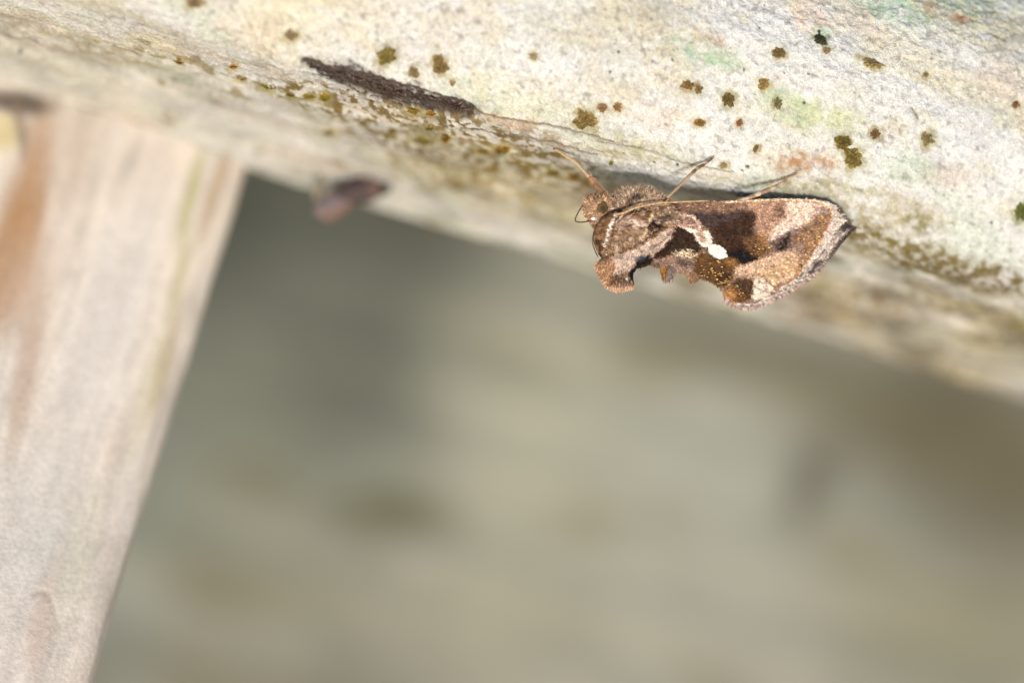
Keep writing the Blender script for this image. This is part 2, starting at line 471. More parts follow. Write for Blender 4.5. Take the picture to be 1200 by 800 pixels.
# brown-olive flecks and blotches along the lower face
fl = fbm(q3 * [3.2, 9, 3.2] + 200, 3)
band = under * sst(-0.5, 0.2, fbm(q3 * [0.5, 1, .6] + 210, 2))
c = lay(c, 0.75 * band * sst(0.33, 0.5, fl), np.array([0.20, 0.15, 0.045]))
big = fbm(q3 * [0.8, 1, 1.6] + 230, 3)
c = lay(c, 0.6 * under * sst(0.15, 0.5, big) * sst(300, 900, PXr), np.array([0.30, 0.25, 0.14]))
fl2 = np.maximum(fbm(q3 * [8, 12, 7] + 250, 3), fbm(q3 * [13, 18, 13] + 270, 2) - 0.08)
zone = np.clip(emask(PXr, PYr, 520, 165, 150, 45, 16, 0.4) + emask(PXr, PYr, 370, 112, 60, 14, 12, 0.5) + 0.8 * emask(PXr, PYr, 660, 205, 60, 25, 16, 0.5), 0, 1)
c = lay(c, 0.95 * zone * sst(0.14, 0.24, fl2), np.array([0.17, 0.11, 0.015]))
LICH = LICH_LIST
for (cx, cy, rx, ry, an, cl) in LICH:
    box = (np.abs(PXr - cx) < 30) & (np.abs(PYr - cy) < 30) & (T2 < sl[13 * 60])
    if not box.any(): continue
    xx, yy = PXr[box], PYr[box]
    qq_ = q3[box]
    a = math.radians(an); ddx, ddy = xx - cx, yy - cy
    q_ = np.hypot((ddx * math.cos(a) + ddy * math.sin(a)) / rx, (-ddx * math.sin(a) + ddy * math.cos(a)) / ry)
    m = (1 - sst(0.8, 1.55, q_ + 0.9 * fbm(qq_ * 11 + 600, 2)))
    c[box] = lay(c[box], 0.75 * m, np.array(cl) * 1.5)
    halo = (1 - sst(1.2, 2.6, q_)) * 0.3
    c[box] = lay(c[box], halo, np.array([0.50, 0.50, 0.33]))
# fine pale grain and dark pores
mott = fbm(q3 * [2.0, 4.5, 2.4] + 270, 4)
c = c * (1 + 0.25 * gran[..., None] + 0.12 * (streak * (0.4 + 0.6 * under))[..., None] + ((0.30 + 0.50 * sst(350, 800, PXr)) * under * mott)[..., None] + 0.10 * (front * mott)[..., None])
gr2 = fbm(q3 * [9, 13, 13] + 280, 3)
c = lay(c, 0.20 * front * sst(0.2, 0.55, gr2), np.array([0.36, 0.34, 0.32]))
c = lay(c, 0.5 * front * sst(0.25, 0.5, -gr2), np.array([0.70, 0.69, 0.68]))
pores = fbm(q3 * [16, 22, 22] + 300, 2)
c = lay(c, 0.55 * sst(0.42, 0.62, pores), np.array([0.24, 0.21, 0.17]))
vein = np.abs(fbm(q3 * [2.2, 4.0, 4.0] + [330, 0, 0], 4))
c = lay(c, 0.30 * (1 - sst(0.0, 0.035, vein)) * sst(-0.1, 0.3, fbm(q3 * 1.2 + 350, 2)), np.array([0.26, 0.22, 0.18]))
disp = disp - 0.008 * (1 - sst(0, 0.04, vein))
wr = np.abs(fbm(np.stack([S2 * 4.2 + 1.5 * tb[None, :], (tb[None, :] - 0.25 * S2) * 8.5, td[None, :] * 8 + 0 * S2], -1) + 370, 4))
wrm = (1 - sst(0.0, 0.05, wr)) * sst(-0.25, 0.25, fbm(q3 * [1.5, 3, 3] + 390, 3))
c = lay(c, 0.42 * wrm * front, np.array([0.27, 0.24, 0.21]))
disp = disp - 0.007 * wrm
# dark scar
scar = smooth_poly([(356, 74), (376, 72), (402, 76), (440, 89), (490, 106), (530, 119), (562, 130), (530, 130), (490, 124), (450, 116), (410, 103), (382, 92)], 4)
ds, _, _, ins = seg_dist(PXr, PYr, scar)
sd = np.where(ins, ds, -ds) + 8 * fbm(q3 * [4, 12, 12] + 400, 3) + 6 * gran + 3
sm = sst(-2, 4.5, sd)
c = lay(c, 0.93 * sm, np.array([0.042, 0.024, 0.018]) * (1 + 0.8 * np.clip(streak, 0, 1))[..., None])
disp = disp - 0.03 * sm
# cracks
for (pts, w, dpt) in [([(0, 40), (20, 44), (35, 45), (52, 52)], 2.2, 0.03), ([(560, 132), (600, 140), (660, 152), (720, 166)], 1.2, 0.012),
                      ([(540, 148), (590, 158), (650, 168), (700, 182)], 0.9, 0.010), 
                      ([(700, 166), (760, 176), (800, 190), (860, 200)], 0.9, 0.012),
                      ([(1068, 126), (1073, 134), (1075, 140)], 1.3, 0.012)]:
    m = lmask(PXr + 0.25 * nwx, PYr + 0.25 * nwy, pts, w, 0.9)
    c = lay(c, 0.75 * m, np.array([0.09, 0.065, 0.05]))
    disp = disp - dpt * m
for (cx, cy, r) in [(961, 44, 2), (715, 84, 1.6), (725, 61, 1.8), (765, 72, 1.4), (788, 70, 1.6), (789, 58, 1.3), (763, 23, 1.3), (890, 33, 1.7), (872, 82, 1.6), (919, 86, 1.2), (947, 87, 1.6), (942, 121, 2.2),
                    (876, 194, 2.2), (870, 198, 1.3), (1029, 172, 1.2), (896, 6, 1.0), (960, 37, 2.5), (965, 47, 2.5), (968, 52, 1.8), (794, 192, 1.6), (767, 189, 1.2), (25, 57, 2), (1162, 262, 2)]:
    c = lay(c, emask(PXr, PYr, cx, cy, r, r * 0.9, 0, 0.4), np.array([0.03, 0.025, 0.015]))

rail = framed_empty('wooden_rail', O_R)
tag(rail, 'weathered whitish wooden rail slanting across the top, spotted with brown lichen', 'rail')
RP = base + disp[..., None] * nrm
M_RAIL = mat_attr('weathered_wood', 0.82, grain=[(85, 0.70, 1.20), (30, 0.92, 1.08)], bump=[(60, 0.8, 0.014), (30, 0.4, 0.02)], spec=0.25)
rv = (RP - O_R).reshape(-1, 3)
fcs = grid_faces(NS, NT, True)
caps = np.array([[0, 0, 0, 0]])
mesh_obj('weathered_log', rv, fcs, M_RAIL, rail, c.reshape(-1, 3))
for k in (0, NS - 1):                         # the sawn ends of the rail
    ring = RP[k] - O_R
    vv = np.vstack([ring, ring.mean(0)])
    ff = [(i, (i + 1) % NT, NT) if k else ((i + 1) % NT, i, NT) for i in range(NT)]
    mesh_obj('sawn_end', vv, ff, M_RAIL, rail, np.tile([0.42, 0.37, 0.29], (NT + 1, 1)), smooth=False)
PXr, PYr = to_px(RP)
VIS_J = np.arange(0, 420)


def rail_at(px, py):
    """place and outward direction on the rail at a mark (bilinear on the surface grid)"""
    A = PXr[:, :420]; Bv = PYr[:, :420]
    k = np.argmin((A - px) ** 2 + (Bv - py) ** 2)
    i, j = np.unravel_index(k, A.shape)
    i = min(max(i, 1), NS - 2); j = min(max(j, 1), 418)
    Ji = np.array([A[i + 1, j] - A[i - 1, j], Bv[i + 1, j] - Bv[i - 1, j]]) / 2
    Jj = np.array([A[i, j + 1] - A[i, j - 1], Bv[i, j + 1] - Bv[i, j - 1]]) / 2
    JM = np.stack([Ji, Jj], 1)
    try:
        d = np.linalg.solve(JM, np.array([px - A[i, j], py - Bv[i, j]]))
    except np.linalg.LinAlgError:
        d = np.zeros(2)
    d = np.clip(d, -1, 1)
    p = RP[i, j] + d[0] * (RP[i + 1, j] - RP[i - 1, j]) / 2 + d[1] * (RP[i, j + 1] - RP[i, j - 1]) / 2
    return p, nrm[i, j]


# lichen: low ragged cushions that grow on the wood
M_LICH = mat_attr('lichen', 0.95, grain=[(90, 0.6, 1.4)], bump=[(80, 0.9, 0.015)], spec=0.1)
for k, (cx, cy, rx, ry, an, cl) in enumerate(LICH):
    a = math.radians(an); rx *= 1.12; ry *= 1.12
    NR, NA = 7, 46
    th = np.linspace(0, 2 * math.pi, NA, endpoint=False)
    rag = 0.92 + 0.46 * fbm(np.stack([np.cos(th) * 1.3 + k * 7, np.sin(th) * 1.3, th * 0], -1), 3) + 0.11 * fbm(np.stack([np.cos(th) * 4 + k * 5, np.sin(th) * 4, th * 0], -1), 2)
    cl = (np.array(cl) * np.array([0.98, 0.96, 1.2]) + 0.008) * (0.95 if max(cl) > 0.06 else 1)
    vs, cs = [], []
    hmax = min(rx, ry) / PX * 0.28
    ctr, cn = rail_at(cx, cy)
    vs.append(ctr + cn * hmax); cs.append(cl)
    for ri in range(1, NR + 1):
        q = ri / NR
        for t_, g_ in zip(th, rag):
            ex, ey = rx * q * g_ * math.cos(t_), ry * q * g_ * math.sin(t_)
            p, n_ = rail_at(cx + ex * math.cos(a) - ey * math.sin(a), cy + ex * math.sin(a) + ey * math.cos(a))
            h = hmax * (1 - q ** 3) * (0.45 + 1.1 * rng.random()) - (0.004 if ri == NR else 0)
            vs.append(p + n_ * h)
            cs.append(np.array(cl) * np.exp(0.42 * rng.normal()) * (1.0 + 0.35 * (q > 0.8)))
    fc = [(0, 1 + i, 1 + (i + 1) % NA) for i in range(NA)]
    for ri in range(NR - 1):
        o1, o2 = 1 + ri * NA, 1 + (ri + 1) * NA
        fc += [(o1 + i, o2 + i, o2 + (i + 1) % NA, o1 + (i + 1) % NA) for i in range(NA)]
    mesh_obj('lichen_patch', np.array(vs) - O_R, fc, M_LICH, rail, np.array(cs))

# frayed dark fibres in the scar
M_FIB = mat_attr('dark_fibre', 0.95, grain=[(50, 0.7, 1.3)], spec=0.03)
vs, fc, cs = [], [], []
while len(vs) < 3 * 420:
    t = rng.random()
    x = 362 + 185 * t; y = 80 + 46 * t + rng.normal() * 6 * (1 - abs(t - 0.35))
    if seg_dist(np.array([x]), np.array([y]), scar)[3][0] == False: continue
    p, n_ = rail_at(x, y)
    di = rd * rng.normal(0.6, 0.6) + np.cross(rd, n_) * rng.normal() * 0.35 + n_ * rng.random() * 0.2
    di = di / np.linalg.norm(di) * (0.03 + 0.05 * rng.random())
    sw = np.cross(di, n_); sw = sw / (np.linalg.norm(sw) + 1e-9) * 0.005
    b0 = len(vs)
    vs += [p - sw, p + sw, p + di]
    fc.append((b0, b0 + 1, b0 + 2)); kcol = rng.choice([0.02, 0.035, 0.06, 0.3], p=[.4, .3, .22, .08])
    cs += [np.array([1.15, 0.72, 0.6]) * kcol] * 3
tag(mesh_obj('bark_fibre', np.array(vs) - O_R, fc, M_FIB, rail, np.array(cs), smooth=False), kind='stuff')

# ---------------------------------------------------------------- the post at the left
M_POST = mat_attr('post_wood', 0.82, grain=[(28, 0.86, 1.12), (9, 0.94, 1.06)], bump=[(24, 0.4, 0.02)], spec=0.25)
pa = V(101, 135, 3.55); pb = V(-104, 739, 0.75)
ax = (pb - pa); PLEN = np.linalg.norm(ax); ax /= PLEN
fw = np.array([0, 0, 1.0]); fw -= ax * fw.dot(ax); fw /= np.linalg.norm(fw)
sd_ = np.cross(ax, fw); sd_ = sd_ if sd_[0] > 0 else -sd_
tw = math.radians(16)                          # the post is turned a little
fw, sd_ = fw * math.cos(tw) + sd_ * math.sin(tw), sd_ * math.cos(tw) - fw * math.sin(tw)
nl, na_ = 370, 340
l = np.concatenate([np.linspace(-1.0, 5.4, 320), np.linspace(5.5, 22, 50)])
th = np.linspace(0, 2 * math.pi, 4001)
ex = 2 / 7.0
cx_ = 1.45 * np.sign(np.cos(th)) * np.abs(np.cos(th)) ** ex
cz_ = 1.0 * np.sign(np.sin(th)) * np.abs(np.sin(th)) ** ex
al = np.concatenate([[0], np.cumsum(np.hypot(np.diff(cx_), np.diff(cz_)))])
at_ = np.linspace(0, al[-1], na_, endpoint=False)
cx_, cz_ = np.interp(at_, al, cx_), np.interp(at_, al, cz_)
th = at_
L2, _ = np.meshgrid(l, th, indexing='ij')
cxx = np.tile(cx_, (nl, 1)); czz = np.tile(cz_, (nl, 1))
qq = np.stack([L2, cxx, czz], -1)
g1 = fbm(qq * [0.5, 2.4, 2.4] + 500, 4); g2 = fbm(qq * [0.8, 9, 9] + 520, 4)
rr = 1 + 0.02 * fbm(qq * [0.4, .8, .8] + 540, 2) + 0.008 * g2
pp = pa + L2[..., None] * ax + (cxx * rr)[..., None] * sd_ + (czz * rr)[..., None] * fw
X, Y = to_px(pp)
pc = np.tile(np.array([0.64, 0.565, 0.495]), (nl, na_, 1))
pc = pc * (1 + 0.20 * g1 + 0.20 * g2 + 0.16 * fbm(qq * [2.2, 3.2, 3.2] + 595, 4))[..., None]
pc = lay(pc, 0.5 * sst(0.1, 0.6, fbm(qq * [0.6, 2, 2] + 560, 3)), np.array([0.58, 0.56, 0.52]))
pc = lay(pc, 0.35 * sst(0.1, 0.6, fbm(qq * [0.6, 2.6, 2] + 580, 3)), np.array([0.55, 0.42, 0.33]))
for (cx, cy, rx, ry, an, cl, st) in [
        (36, 240, 18, 110, 8, (0.38, 0.21, 0.10), 0.95), (8, 300, 18, 90, 8, (0.38, 0.22, 0.11), 0.9), (75, 190, 40, 60, 8, (0.47, 0.37, 0.30), 0.5), (6, 155, 15, 22, 0, (0.58, 0.48, 0.26), 0.9), (20, 120, 42, 14, 8, (0.07, 0.05, 0.035), 0.9), (24, 150, 7, 32, -8, (0.2, 0.15, 0.1), 0.7),
        (35, 330, 30, 60, 8, (0.5, 0.36, 0.27), 0.5), (226, 230, 10, 60, 14, (0.40, 0.37, 0.19), 0.85), (30, 450, 14, 90, 10, (0.45, 0.33, 0.25), 0.7), (150, 300, 30, 120, 14, (0.66, 0.61, 0.57), 0.6), (258, 215, 7, 60, 15, (0.36, 0.26, 0.17), 0.7), (188, 440, 7, 50, 16, (0.38, 0.27, 0.18), 0.7), (252, 230, 8, 60, 15, (0.46, 0.36, 0.26), 0.7), (215, 320, 8, 55, 16, (0.42, 0.38, 0.22), 0.7), (195, 420, 8, 50, 16, (0.42, 0.33, 0.25), 0.6),
        (180, 450, 12, 80, 16, (0.56, 0.51, 0.34), 0.5), (120, 400, 40, 110, 14, (0.6, 0.56, 0.53), 0.5), (50, 600, 45, 120, 14, (0.57, 0.54, 0.49), 0.5), (45, 740, 14, 60, 8, (0.56, 0.42, 0.34), 0.6), (90, 660, 20, 90, 16, (0.58, 0.54, 0.42), 0.5)]:
    pc = lay(pc, st * emask(X + 6 * g1, Y, cx, cy, rx, ry, an, 0.6), np.array(cl))
mk = np.maximum(lmask(X, Y, [(40, 697), (52, 692), (60, 705), (66, 730), (60, 760), (52, 790)], 1.8, 1.2), 0.3 * lmask(X, Y, [(118, 560), (100, 640), (84, 700)], 1.6, 1.2))
mk = np.maximum(mk, 0.3 * lmask(X, Y, [(70, 640), (90, 560), (105, 500)], 1.5, 1.2))
pc = lay(pc, 0.5 * mk * (0.6 + 0.5 * g2 + 0.4 * g1), np.array([0.13, 0.10, 0.075]))
pp = pp - (0.012 * mk)[..., None] * fw
post = framed_empty('wooden_post', pa)
tag(post, 'pale pinkish wooden post at the left, running down from under the rail', 'post')
mesh_obj('post_shaft', (pp - pa).reshape(-1, 3), grid_faces(nl, na_, True), M_POST, post, pc.reshape(-1, 3))

ring = pp[-1] - pa
mesh_obj('sawn_end', np.vstack([ring, ring.mean(0)]), [(i, (i + 1) % na_, na_) for i in range(na_)], M_POST, post, np.tile([0.42, 0.36, 0.28], (na_ + 1, 1)), smooth=False)

# ---------------------------------------------------------------- dried scrap at the lower edge of the rail
M_SCR = mat_attr('dry_scrap', 0.8, grain=[(12, 0.7, 1.3)], bump=[(15, 0.6, 0.03)])


def lump(cpx, cpy, dep, rx, ry, rz, ang, seed, cfun):
    n, m = 22, 32
    la = np.linspace(0, math.pi, n); lo = np.linspace(0, 2 * math.pi, m, endpoint=False)
    A, Bq = np.meshgrid(la, lo, indexing='ij')
    s = np.stack([np.cos(A), np.sin(A) * np.cos(Bq), np.sin(A) * np.sin(Bq)], -1)
    q = 1 + 0.22 * fbm(s * 1.6 + seed, 3)
    k = (D + dep) / D / PX
    p = s * q[..., None] * np.array([rx * k, ry * k, rz * k])
    a = -math.radians(ang)
    p = np.stack([p[..., 0] * math.cos(a) - p[..., 1] * math.sin(a), p[..., 0] * math.sin(a) + p[..., 1] * math.cos(a), p[..., 2]], -1)
    return (p + V(cpx, cpy, dep)).reshape(-1, 3), grid_faces(n, m, True), cfun(s.reshape(-1, 3))


scrap = framed_empty('dry_scrap', V(412, 226, 2.5))
tag(scrap, 'blurred dark purplish brown dry scrap hanging under the lower edge of the rail', 'debris')
SCP = V(412, 226, 2.5)
for nm, args in [('dark_lobe', (420, 224, 2.45, 33, 15, 20, -12, 3.0, lambda s: lay(np.tile([0.06, 0.04, 0.04], (len(s), 1)), sst(0.2, 0.7, s[:, 0]) * sst(1, .6, s[:, 0]), [0.15, 0.09, 0.075]))),
                 ('pale_lobe', (392, 240, 2.45, 25, 16, 17, -25, 9.0, lambda s: lay(np.tile([0.15, 0.12, 0.125], (len(s), 1)), sst(0.0, 0.6, -s[:, 1]), [0.16, 0.10, 0.08]))),
                 ('pale_flake', (372, 222, 2.5, 5, 17, 5, 5, 15.0, lambda s: np.tile([0.2, 0.17, 0.13], (len(s), 1)))),
                 ('dark_tip', (450, 221, 2.4, 8, 7, 9, -10, 21.0, lambda s: np.tile([0.03, 0.03, 0.02], (len(s), 1))))]:
    v, fcx, cl = lump(*args)
    mesh_obj(nm, v - SCP, fcx, M_SCR, scrap, cl)

# ---------------------------------------------------------------- the moth
MC = (850.0, 240.0)
MP = V(MC[0], MC[1], 0.0)
moth = framed_empty('moth', MP)
tag(moth, 'brown marbled moth with a white twin spot on its wing, clinging under the rail edge', 'moth')


def L(x, y, z):                                # moth drawing coordinates -> cm in the moth's own frame
    return np.stack([(np.asarray(x, float) - MC[0]) / PX, -(np.asarray(y, float) - MC[1]) / PX, np.asarray(z, float) / PX], -1)


WING = [(735, 246), (760, 241), (790, 238), (830, 236), (870, 234), (905, 232), (940, 232), (960, 233.5), (976, 236.5), (986, 243), (993, 251), (1000, 260.5),
        (1006, 265), (1006, 267), (998, 272), (989, 283), (980, 294), (971, 306), (961, 318), (949, 328), (935, 337), (920, 346), (905, 353), (893, 358), (880, 361),
        (868, 360.5), (858, 357), (851, 350), (848.5, 342), (845, 336), (838, 331), (828, 327), (818, 324), (805, 321), (790, 317), (775, 313), (762, 310), (745, 305), (735, 290)]
TERM = [(1005, 265), (998, 272), (988, 283), (980, 294), (971, 306), (961, 318), (949, 328), (935, 337), (920, 346), (905, 353), (893, 358), (880, 361), (868, 360.5), (858, 357), (851, 350)]
ORL = [(960, 240), (971, 241), (976.5, 247), (976, 254), (971, 265), (966, 275), (960, 285), (953, 297), (945, 309), (936, 321), (926, 331), (915, 336), (905, 343), (895, 349), (880, 354), (862, 355)]


def paint(x, y, jitter=1.0):
    x = np.asarray(x, float); y = np.asarray(y, float)
    X = x + jitter * 2.2 * n2(x, y, 6, 1.0); Y = y + jitter * 2.2 * n2(x, y, 6, 2.0)
    c = np.tile(alb(165, 126, 98), x.shape + (1,))
    # ---- wing ground
    c = lay(c, pmask(X, Y, [(790, 236), (860, 233), (870, 246), (830, 252), (790, 250)], 3), alb(152, 112, 88))
    c = lay(c, pmask(X, Y, [(808, 246), (840, 250), (872, 246), (885, 250), (884, 262), (860, 272), (835, 270), (812, 262)], 3), alb(92, 70, 68))
    c = lay(c, pmask(X, Y, [(868, 236), (905, 234), (925, 236), (920, 255), (905, 268), (900, 280), (888, 275), (884, 262), (886, 250)], 3), alb(186, 142, 116))
    c = lay(c, pmask(X, Y, [(922, 236), (962, 236), (956, 250), (946, 262), (932, 272), (912, 280), (903, 288), (900, 280), (908, 266), (922, 254)], 3), alb(222, 192, 176))
    c = lay(c, 0.6 * pmask(X, Y, [(955, 240), (968, 242), (975, 250), (968, 252), (958, 250)], 2), alb(178, 150, 150))
    c = lay(c, 0.8 * emask(X, Y, 914, 247, 8, 6, 0, 0.6) * sst(-0.5, 0.2, n2(x, y, 4, 48)), alb(118, 78, 58))
    # purplish shade outward of the dark field
    c = lay(c, 0.85 * pmask(X, Y, [(902, 282), (915, 274), (932, 268), (945, 262), (950, 268), (940, 280), (925, 292), (908, 296), (902, 292)], 3), alb(128, 98, 94))
    c = lay(c, 0.9 * pmask(X, Y, [(909, 290), (914, 283), (926, 272), (930, 276), (926, 286), (920, 293), (912, 294)], 3) * sst(-0.6, 0.1, n2(x, y, 4, 47)), alb(56, 36, 28))
    # dark chestnut field
    c = lay(c, pmask(X, Y, [(830, 268), (846, 262), (872, 252), (885, 256), (882, 268), (886, 276), (898, 288), (897, 300), (880, 307), (858, 308), (848, 303), (836, 284), (832, 274)], 4.5), alb(88, 52, 24))
    c = lay(c, 0.9 * pmask(X, Y, [(852, 297), (868, 290), (888, 296), (892, 302), (878, 307), (860, 308), (852, 304)], 4), alb(24, 12, 8))
    c = lay(c, pmask(X, Y, [(868, 249), (880, 247), (886, 251), (884, 260), (872, 258)], 2), alb(92, 60, 42))
    c = lay(c, 0.9 * emask(X, Y, 893, 287, 7, 13, 10, 0.5), alb(176, 122, 62))
    c = lay(c, 0.8 * pmask(X, Y, [(870, 278), (890, 276), (900, 292), (896, 300), (880, 298)], 4), alb(132, 88, 40))
    c = lay(c, 0.8 * emask(X, Y, 866, 304, 15, 4.5, -4, 0.5), alb(20, 10, 8))
    # golden ground under the twin spot
    c = lay(c, pmask(X, Y, [(815, 297), (828, 296), (846, 304), (862, 309), (864, 315), (856, 330), (846, 337), (835, 331), (818, 323), (806, 316)], 2.5), alb(120, 78, 22))
    c = lay(c, 0.8 * emask(X, Y, 848, 325, 8, 9, 0, 0.5), alb(82, 46, 14))
    c = lay(c, 0.7 * emask(X, Y, 857, 306, 9, 4, 15, 0.5), alb(190, 125, 45))
    # pink-gold outer half
    c = lay(c, pmask(X, Y, [(862, 312), (880, 308), (898, 300), (912, 296), (930, 290), (945, 286), (955, 286), (946, 306), (936, 320), (922, 330), (905, 334), (890, 326), (872, 322), (860, 322)], 3), alb(204, 166, 138))
    c = lay(c, 0.7 * emask(X, Y, 912, 318, 26, 10, -25, 0.6), alb(206, 166, 122))
    c = lay(c, 0.8 * pmask(X, Y, [(930, 282), (946, 280), (952, 288), (940, 298), (928, 294)], 3), alb(155, 122, 116))
    # gold dust inside the orange line
    gz_ = pmask(X, Y, [(962, 251), (975, 250), (970, 266), (962, 282), (950, 300), (940, 315), (932, 318), (940, 298), (946, 284), (934, 284), (928, 278), (942, 268), (955, 262)], 3)
    c = lay(c, 0.8 * gz_, alb(160, 122, 96))
    c = lay(c, 0.85 * gz_ * sst(0.05, 0.35, n2(x, y, 3.4, 77)), alb(196, 134, 62))
    c = lay(c, 0.7 * gz_ * sst(0.2, 0.5, n2(x, y, 3.0, 78)), alb(66, 40, 22))
    # tornus
    c = lay(c, pmask(X, Y, [(852, 336), (862, 328), (874, 326), (884, 328), (884, 340), (880, 350), (874, 355), (860, 353), (851, 346)], 2), alb(122, 76, 24))
    c = lay(c, 0.7 * emask(X, Y, 872, 334, 10, 8, 20, 0.5), alb(78, 56, 40))
    c = lay(c, 0.8 * emask(X, Y, 881, 341, 5, 11, 10, 0.5), alb(96, 56, 22))
    c = lay(c, 0.6 * emask(X, Y, 858, 344, 7, 8, 0, 0.5), alb(196, 130, 48))
    c = lay(c, pmask(X, Y, [(884, 326), (893, 325), (904, 332), (910, 338), (902, 346), (892, 350), (882, 350), (883, 338)], 1.6), alb(212, 194, 180))
    c = lay(c, 0.8 * lmask(X, Y, [(896, 325), (902, 330), (910, 337)], 0.8), alb(110, 80, 70))
    # margin beyond the orange line
    dO, _, _, insO = seg_dist(x, y, np.vstack([smooth_poly(ORL, 4, False), [(850, 380), (1040, 380), (1040, 225), (960, 225)]]))
    so = np.where(insO, dO, -dO)
    c = lay(c, sst(-0.6, 0.8, so) * (x > 845), alb(200, 184, 176))
    dT, _, _, _ = seg_dist(x, y, smooth_poly(TERM, 4, False), False)
    wob = 1.6 * n2(x, y, 9, 5.0)
    along = x * 0.62 - y * 0.78
    scal = 1.5 * np.abs(np.sin(along / 4.6))
    inm = sst(-0.3, 1.0, so) * (x > 845)
    for off, dk, wd in [(9.5, 0.8, 0.8), (5.5, 0.8, 0.8), (2.0, 0.65, 0.8)]:
        c = lay(c, dk * inm * (1 - sst(wd - 0.5, wd + 0.6, np.abs(dT - off - wob - scal))) * sst(-0.75, 0.15, n2(x, y, 7, off)), alb(84, 64, 60))
    c = lay(c, 0.95 * (1 - sst(0.7, 1.5, dO)) * (x > 905) * (y > 243) * sst(-0.7, 0.1, n2(x, y, 10, 8)), alb(196, 118, 54))
    c = lay(c, 0.6 * (1 - sst(0.6, 1.3, dO)) * (x > 955) * (y < 252), alb(235, 190, 130))
    c = lay(c, 0.9 * emask(X, Y, 995, 264, 9, 5, -30, 0.4), alb(40, 28, 25))
    c = lay(c, 0.9 * (1 - sst(0.8, 2.0, dT + 1.4 * n2(x, y, 5, 9))) * (x > 950), alb(46, 36, 36))
    c = lay(c, 0.8 * lmask(X, Y, [(954, 318), (958, 312), (964, 306)], 2.5, 1.2), alb(52, 40, 38))
    # costal ridge
    c = lay(c, 0.8 * lmask(x, y, [(845, 237), (905, 233.4), (945, 233.4), (962, 235), (974, 239)], 1.0, 0.5), alb(236, 206, 172))
    c = lay(c, 0.7 * lmask(x, y, [(780, 239.5), (815, 238), (850, 236.8)], 1.0, 0.6), alb(150, 112, 92))
    # ---- around the twin spot
    c = lay(c, pmask(X, Y, [(778, 257), (795, 252), (812, 252), (818, 258), (823, 266), (818, 272), (806, 269), (795, 266), (783, 264)], 1.6), alb(190, 152, 138))
    c = lay(c, 0.8 * lmask(X, Y, [(778, 258), (792, 253), (810, 252.5), (817, 258)], 0.8), alb(222, 186, 170))
    c = lay(c, 0.7 * lmask(X, Y, [(800, 257), (808, 256), (812, 260), (804, 262)], 0.9), alb(140, 100, 82))
    c = lay(c, pmask(X, Y, [(788, 267), (803, 268), (812, 274), (817, 284), (822, 291), (818, 297), (800, 293), (786, 298), (770, 303), (764, 301), (775, 290)], 1.4), alb(74, 42, 12))
    # basal pale band and lower base
    c = lay(c, pmask(X, Y, [(760, 302), (775, 302), (795, 300), (815, 303), (812, 318), (795, 317), (775, 312), (762, 309)], 2), alb(158, 126, 110))
    c = lay(c, 0.85 * pmask(X, Y, [(786, 294), (796, 291), (812, 292), (818, 299), (812, 303), (800, 301), (790, 299)], 1.4) * sst(-0.2, 0.3, n2(x * 0.4 + y * 0.9, y - 0.3 * x, 2.2, 3)), alb(226, 210, 176))
    c = lay(c, 0.7 * emask(X, Y, 802, 308, 12, 3, 10, 0.5), alb(98, 76, 68))
    # thorax
    th_ = pmask(X, Y, [(704, 252), (728, 251), (760, 241), (786, 239), (798, 250), (798, 262), (785, 268), (772, 282), (748, 292), (722, 300), (704, 306), (692, 290), (694, 262)], 1.5)
    c = lay(c, 0.75 * th_, alb(160, 124, 92))
    tx = n2(x, y, 4.5, 12.0)
    c = lay(c, 0.55 * th_ * sst(0.05, 0.5, tx), alb(206, 172, 150))
    c = lay(c, 0.5 * th_ * sst(0.1, 0.5, n2(x, y, 7, 14)), alb(122, 84, 48))
    c = lay(c, 0.7 * emask(X, Y, 728, 256, 14, 5, -12, 0.5), alb(122, 84, 50))
    c = lay(c, 0.8 * pmask(X, Y, [(720, 264), (726, 252), (738, 248), (744, 254), (730, 262), (724, 276)], 2), alb(196, 160, 146))
    c = lay(c, 0.75 * emask(X, Y, 745, 262, 14, 4, 15, 0.5), alb(214, 182, 168))
    c = lay(c, 0.8 * emask(X, Y, 752, 252, 14, 6, -10, 0.5), alb(140, 96, 60))
    c = lay(c, 0.8 * emask(X, Y, 774, 258, 14, 3.5, -15, 0.5), alb(92, 74, 70))
    c = lay(c, 0.95 * pmask(X, Y, [(757, 262), (765, 259), (774, 263), (773, 272), (764, 275), (756, 270)], 1.5), alb(66, 32, 8))
    c = lay(c, 0.9 * lmask(X, Y, [(764, 249), (761, 256), (759, 262), (755, 270), (752, 276)], 0.9), alb(236, 200, 150))
    c = lay(c, 0.5 * emask(X, Y, 738, 264, 7, 1.6, -8, 0.5), alb(70, 58, 58))
    st1 = n2(x * 0.55 + y * 0.5, y * 1.5 - x * 0.5, 5.0, 95, 3)
    c = lay(c, 0.42 * th_ * sst(0.15, 0.45, st1), alb(98, 66, 40))
    c = lay(c, 0.5 * th_ * sst(0.12, 0.45, -st1), alb(216, 188, 168))
    c = lay(c, 0.7 * lmask(X, Y, [(712, 300), (735, 293), (755, 282), (770, 272), (780, 266)], 1.6, 1.4), alb(92, 60, 36))
    # collar
    c = lay(c, 0.9 * pmask(X, Y, [(694, 268), (700, 258), (712, 250), (718, 250), (708, 272), (706, 296), (697, 292)], 1.6), alb(148, 104, 66))
    c = lay(c, 0.8 * lmask(X, Y, [(700, 284), (702, 292), (704, 300)], 2.2, 1.2), alb(84, 52, 30))
    c = lay(c, 0.95 * lmask(X, Y, [(721, 250), (716, 260), (712.5, 270), (709.5, 280), (706, 290)], 1.1, 0.7), alb(240, 222, 208))
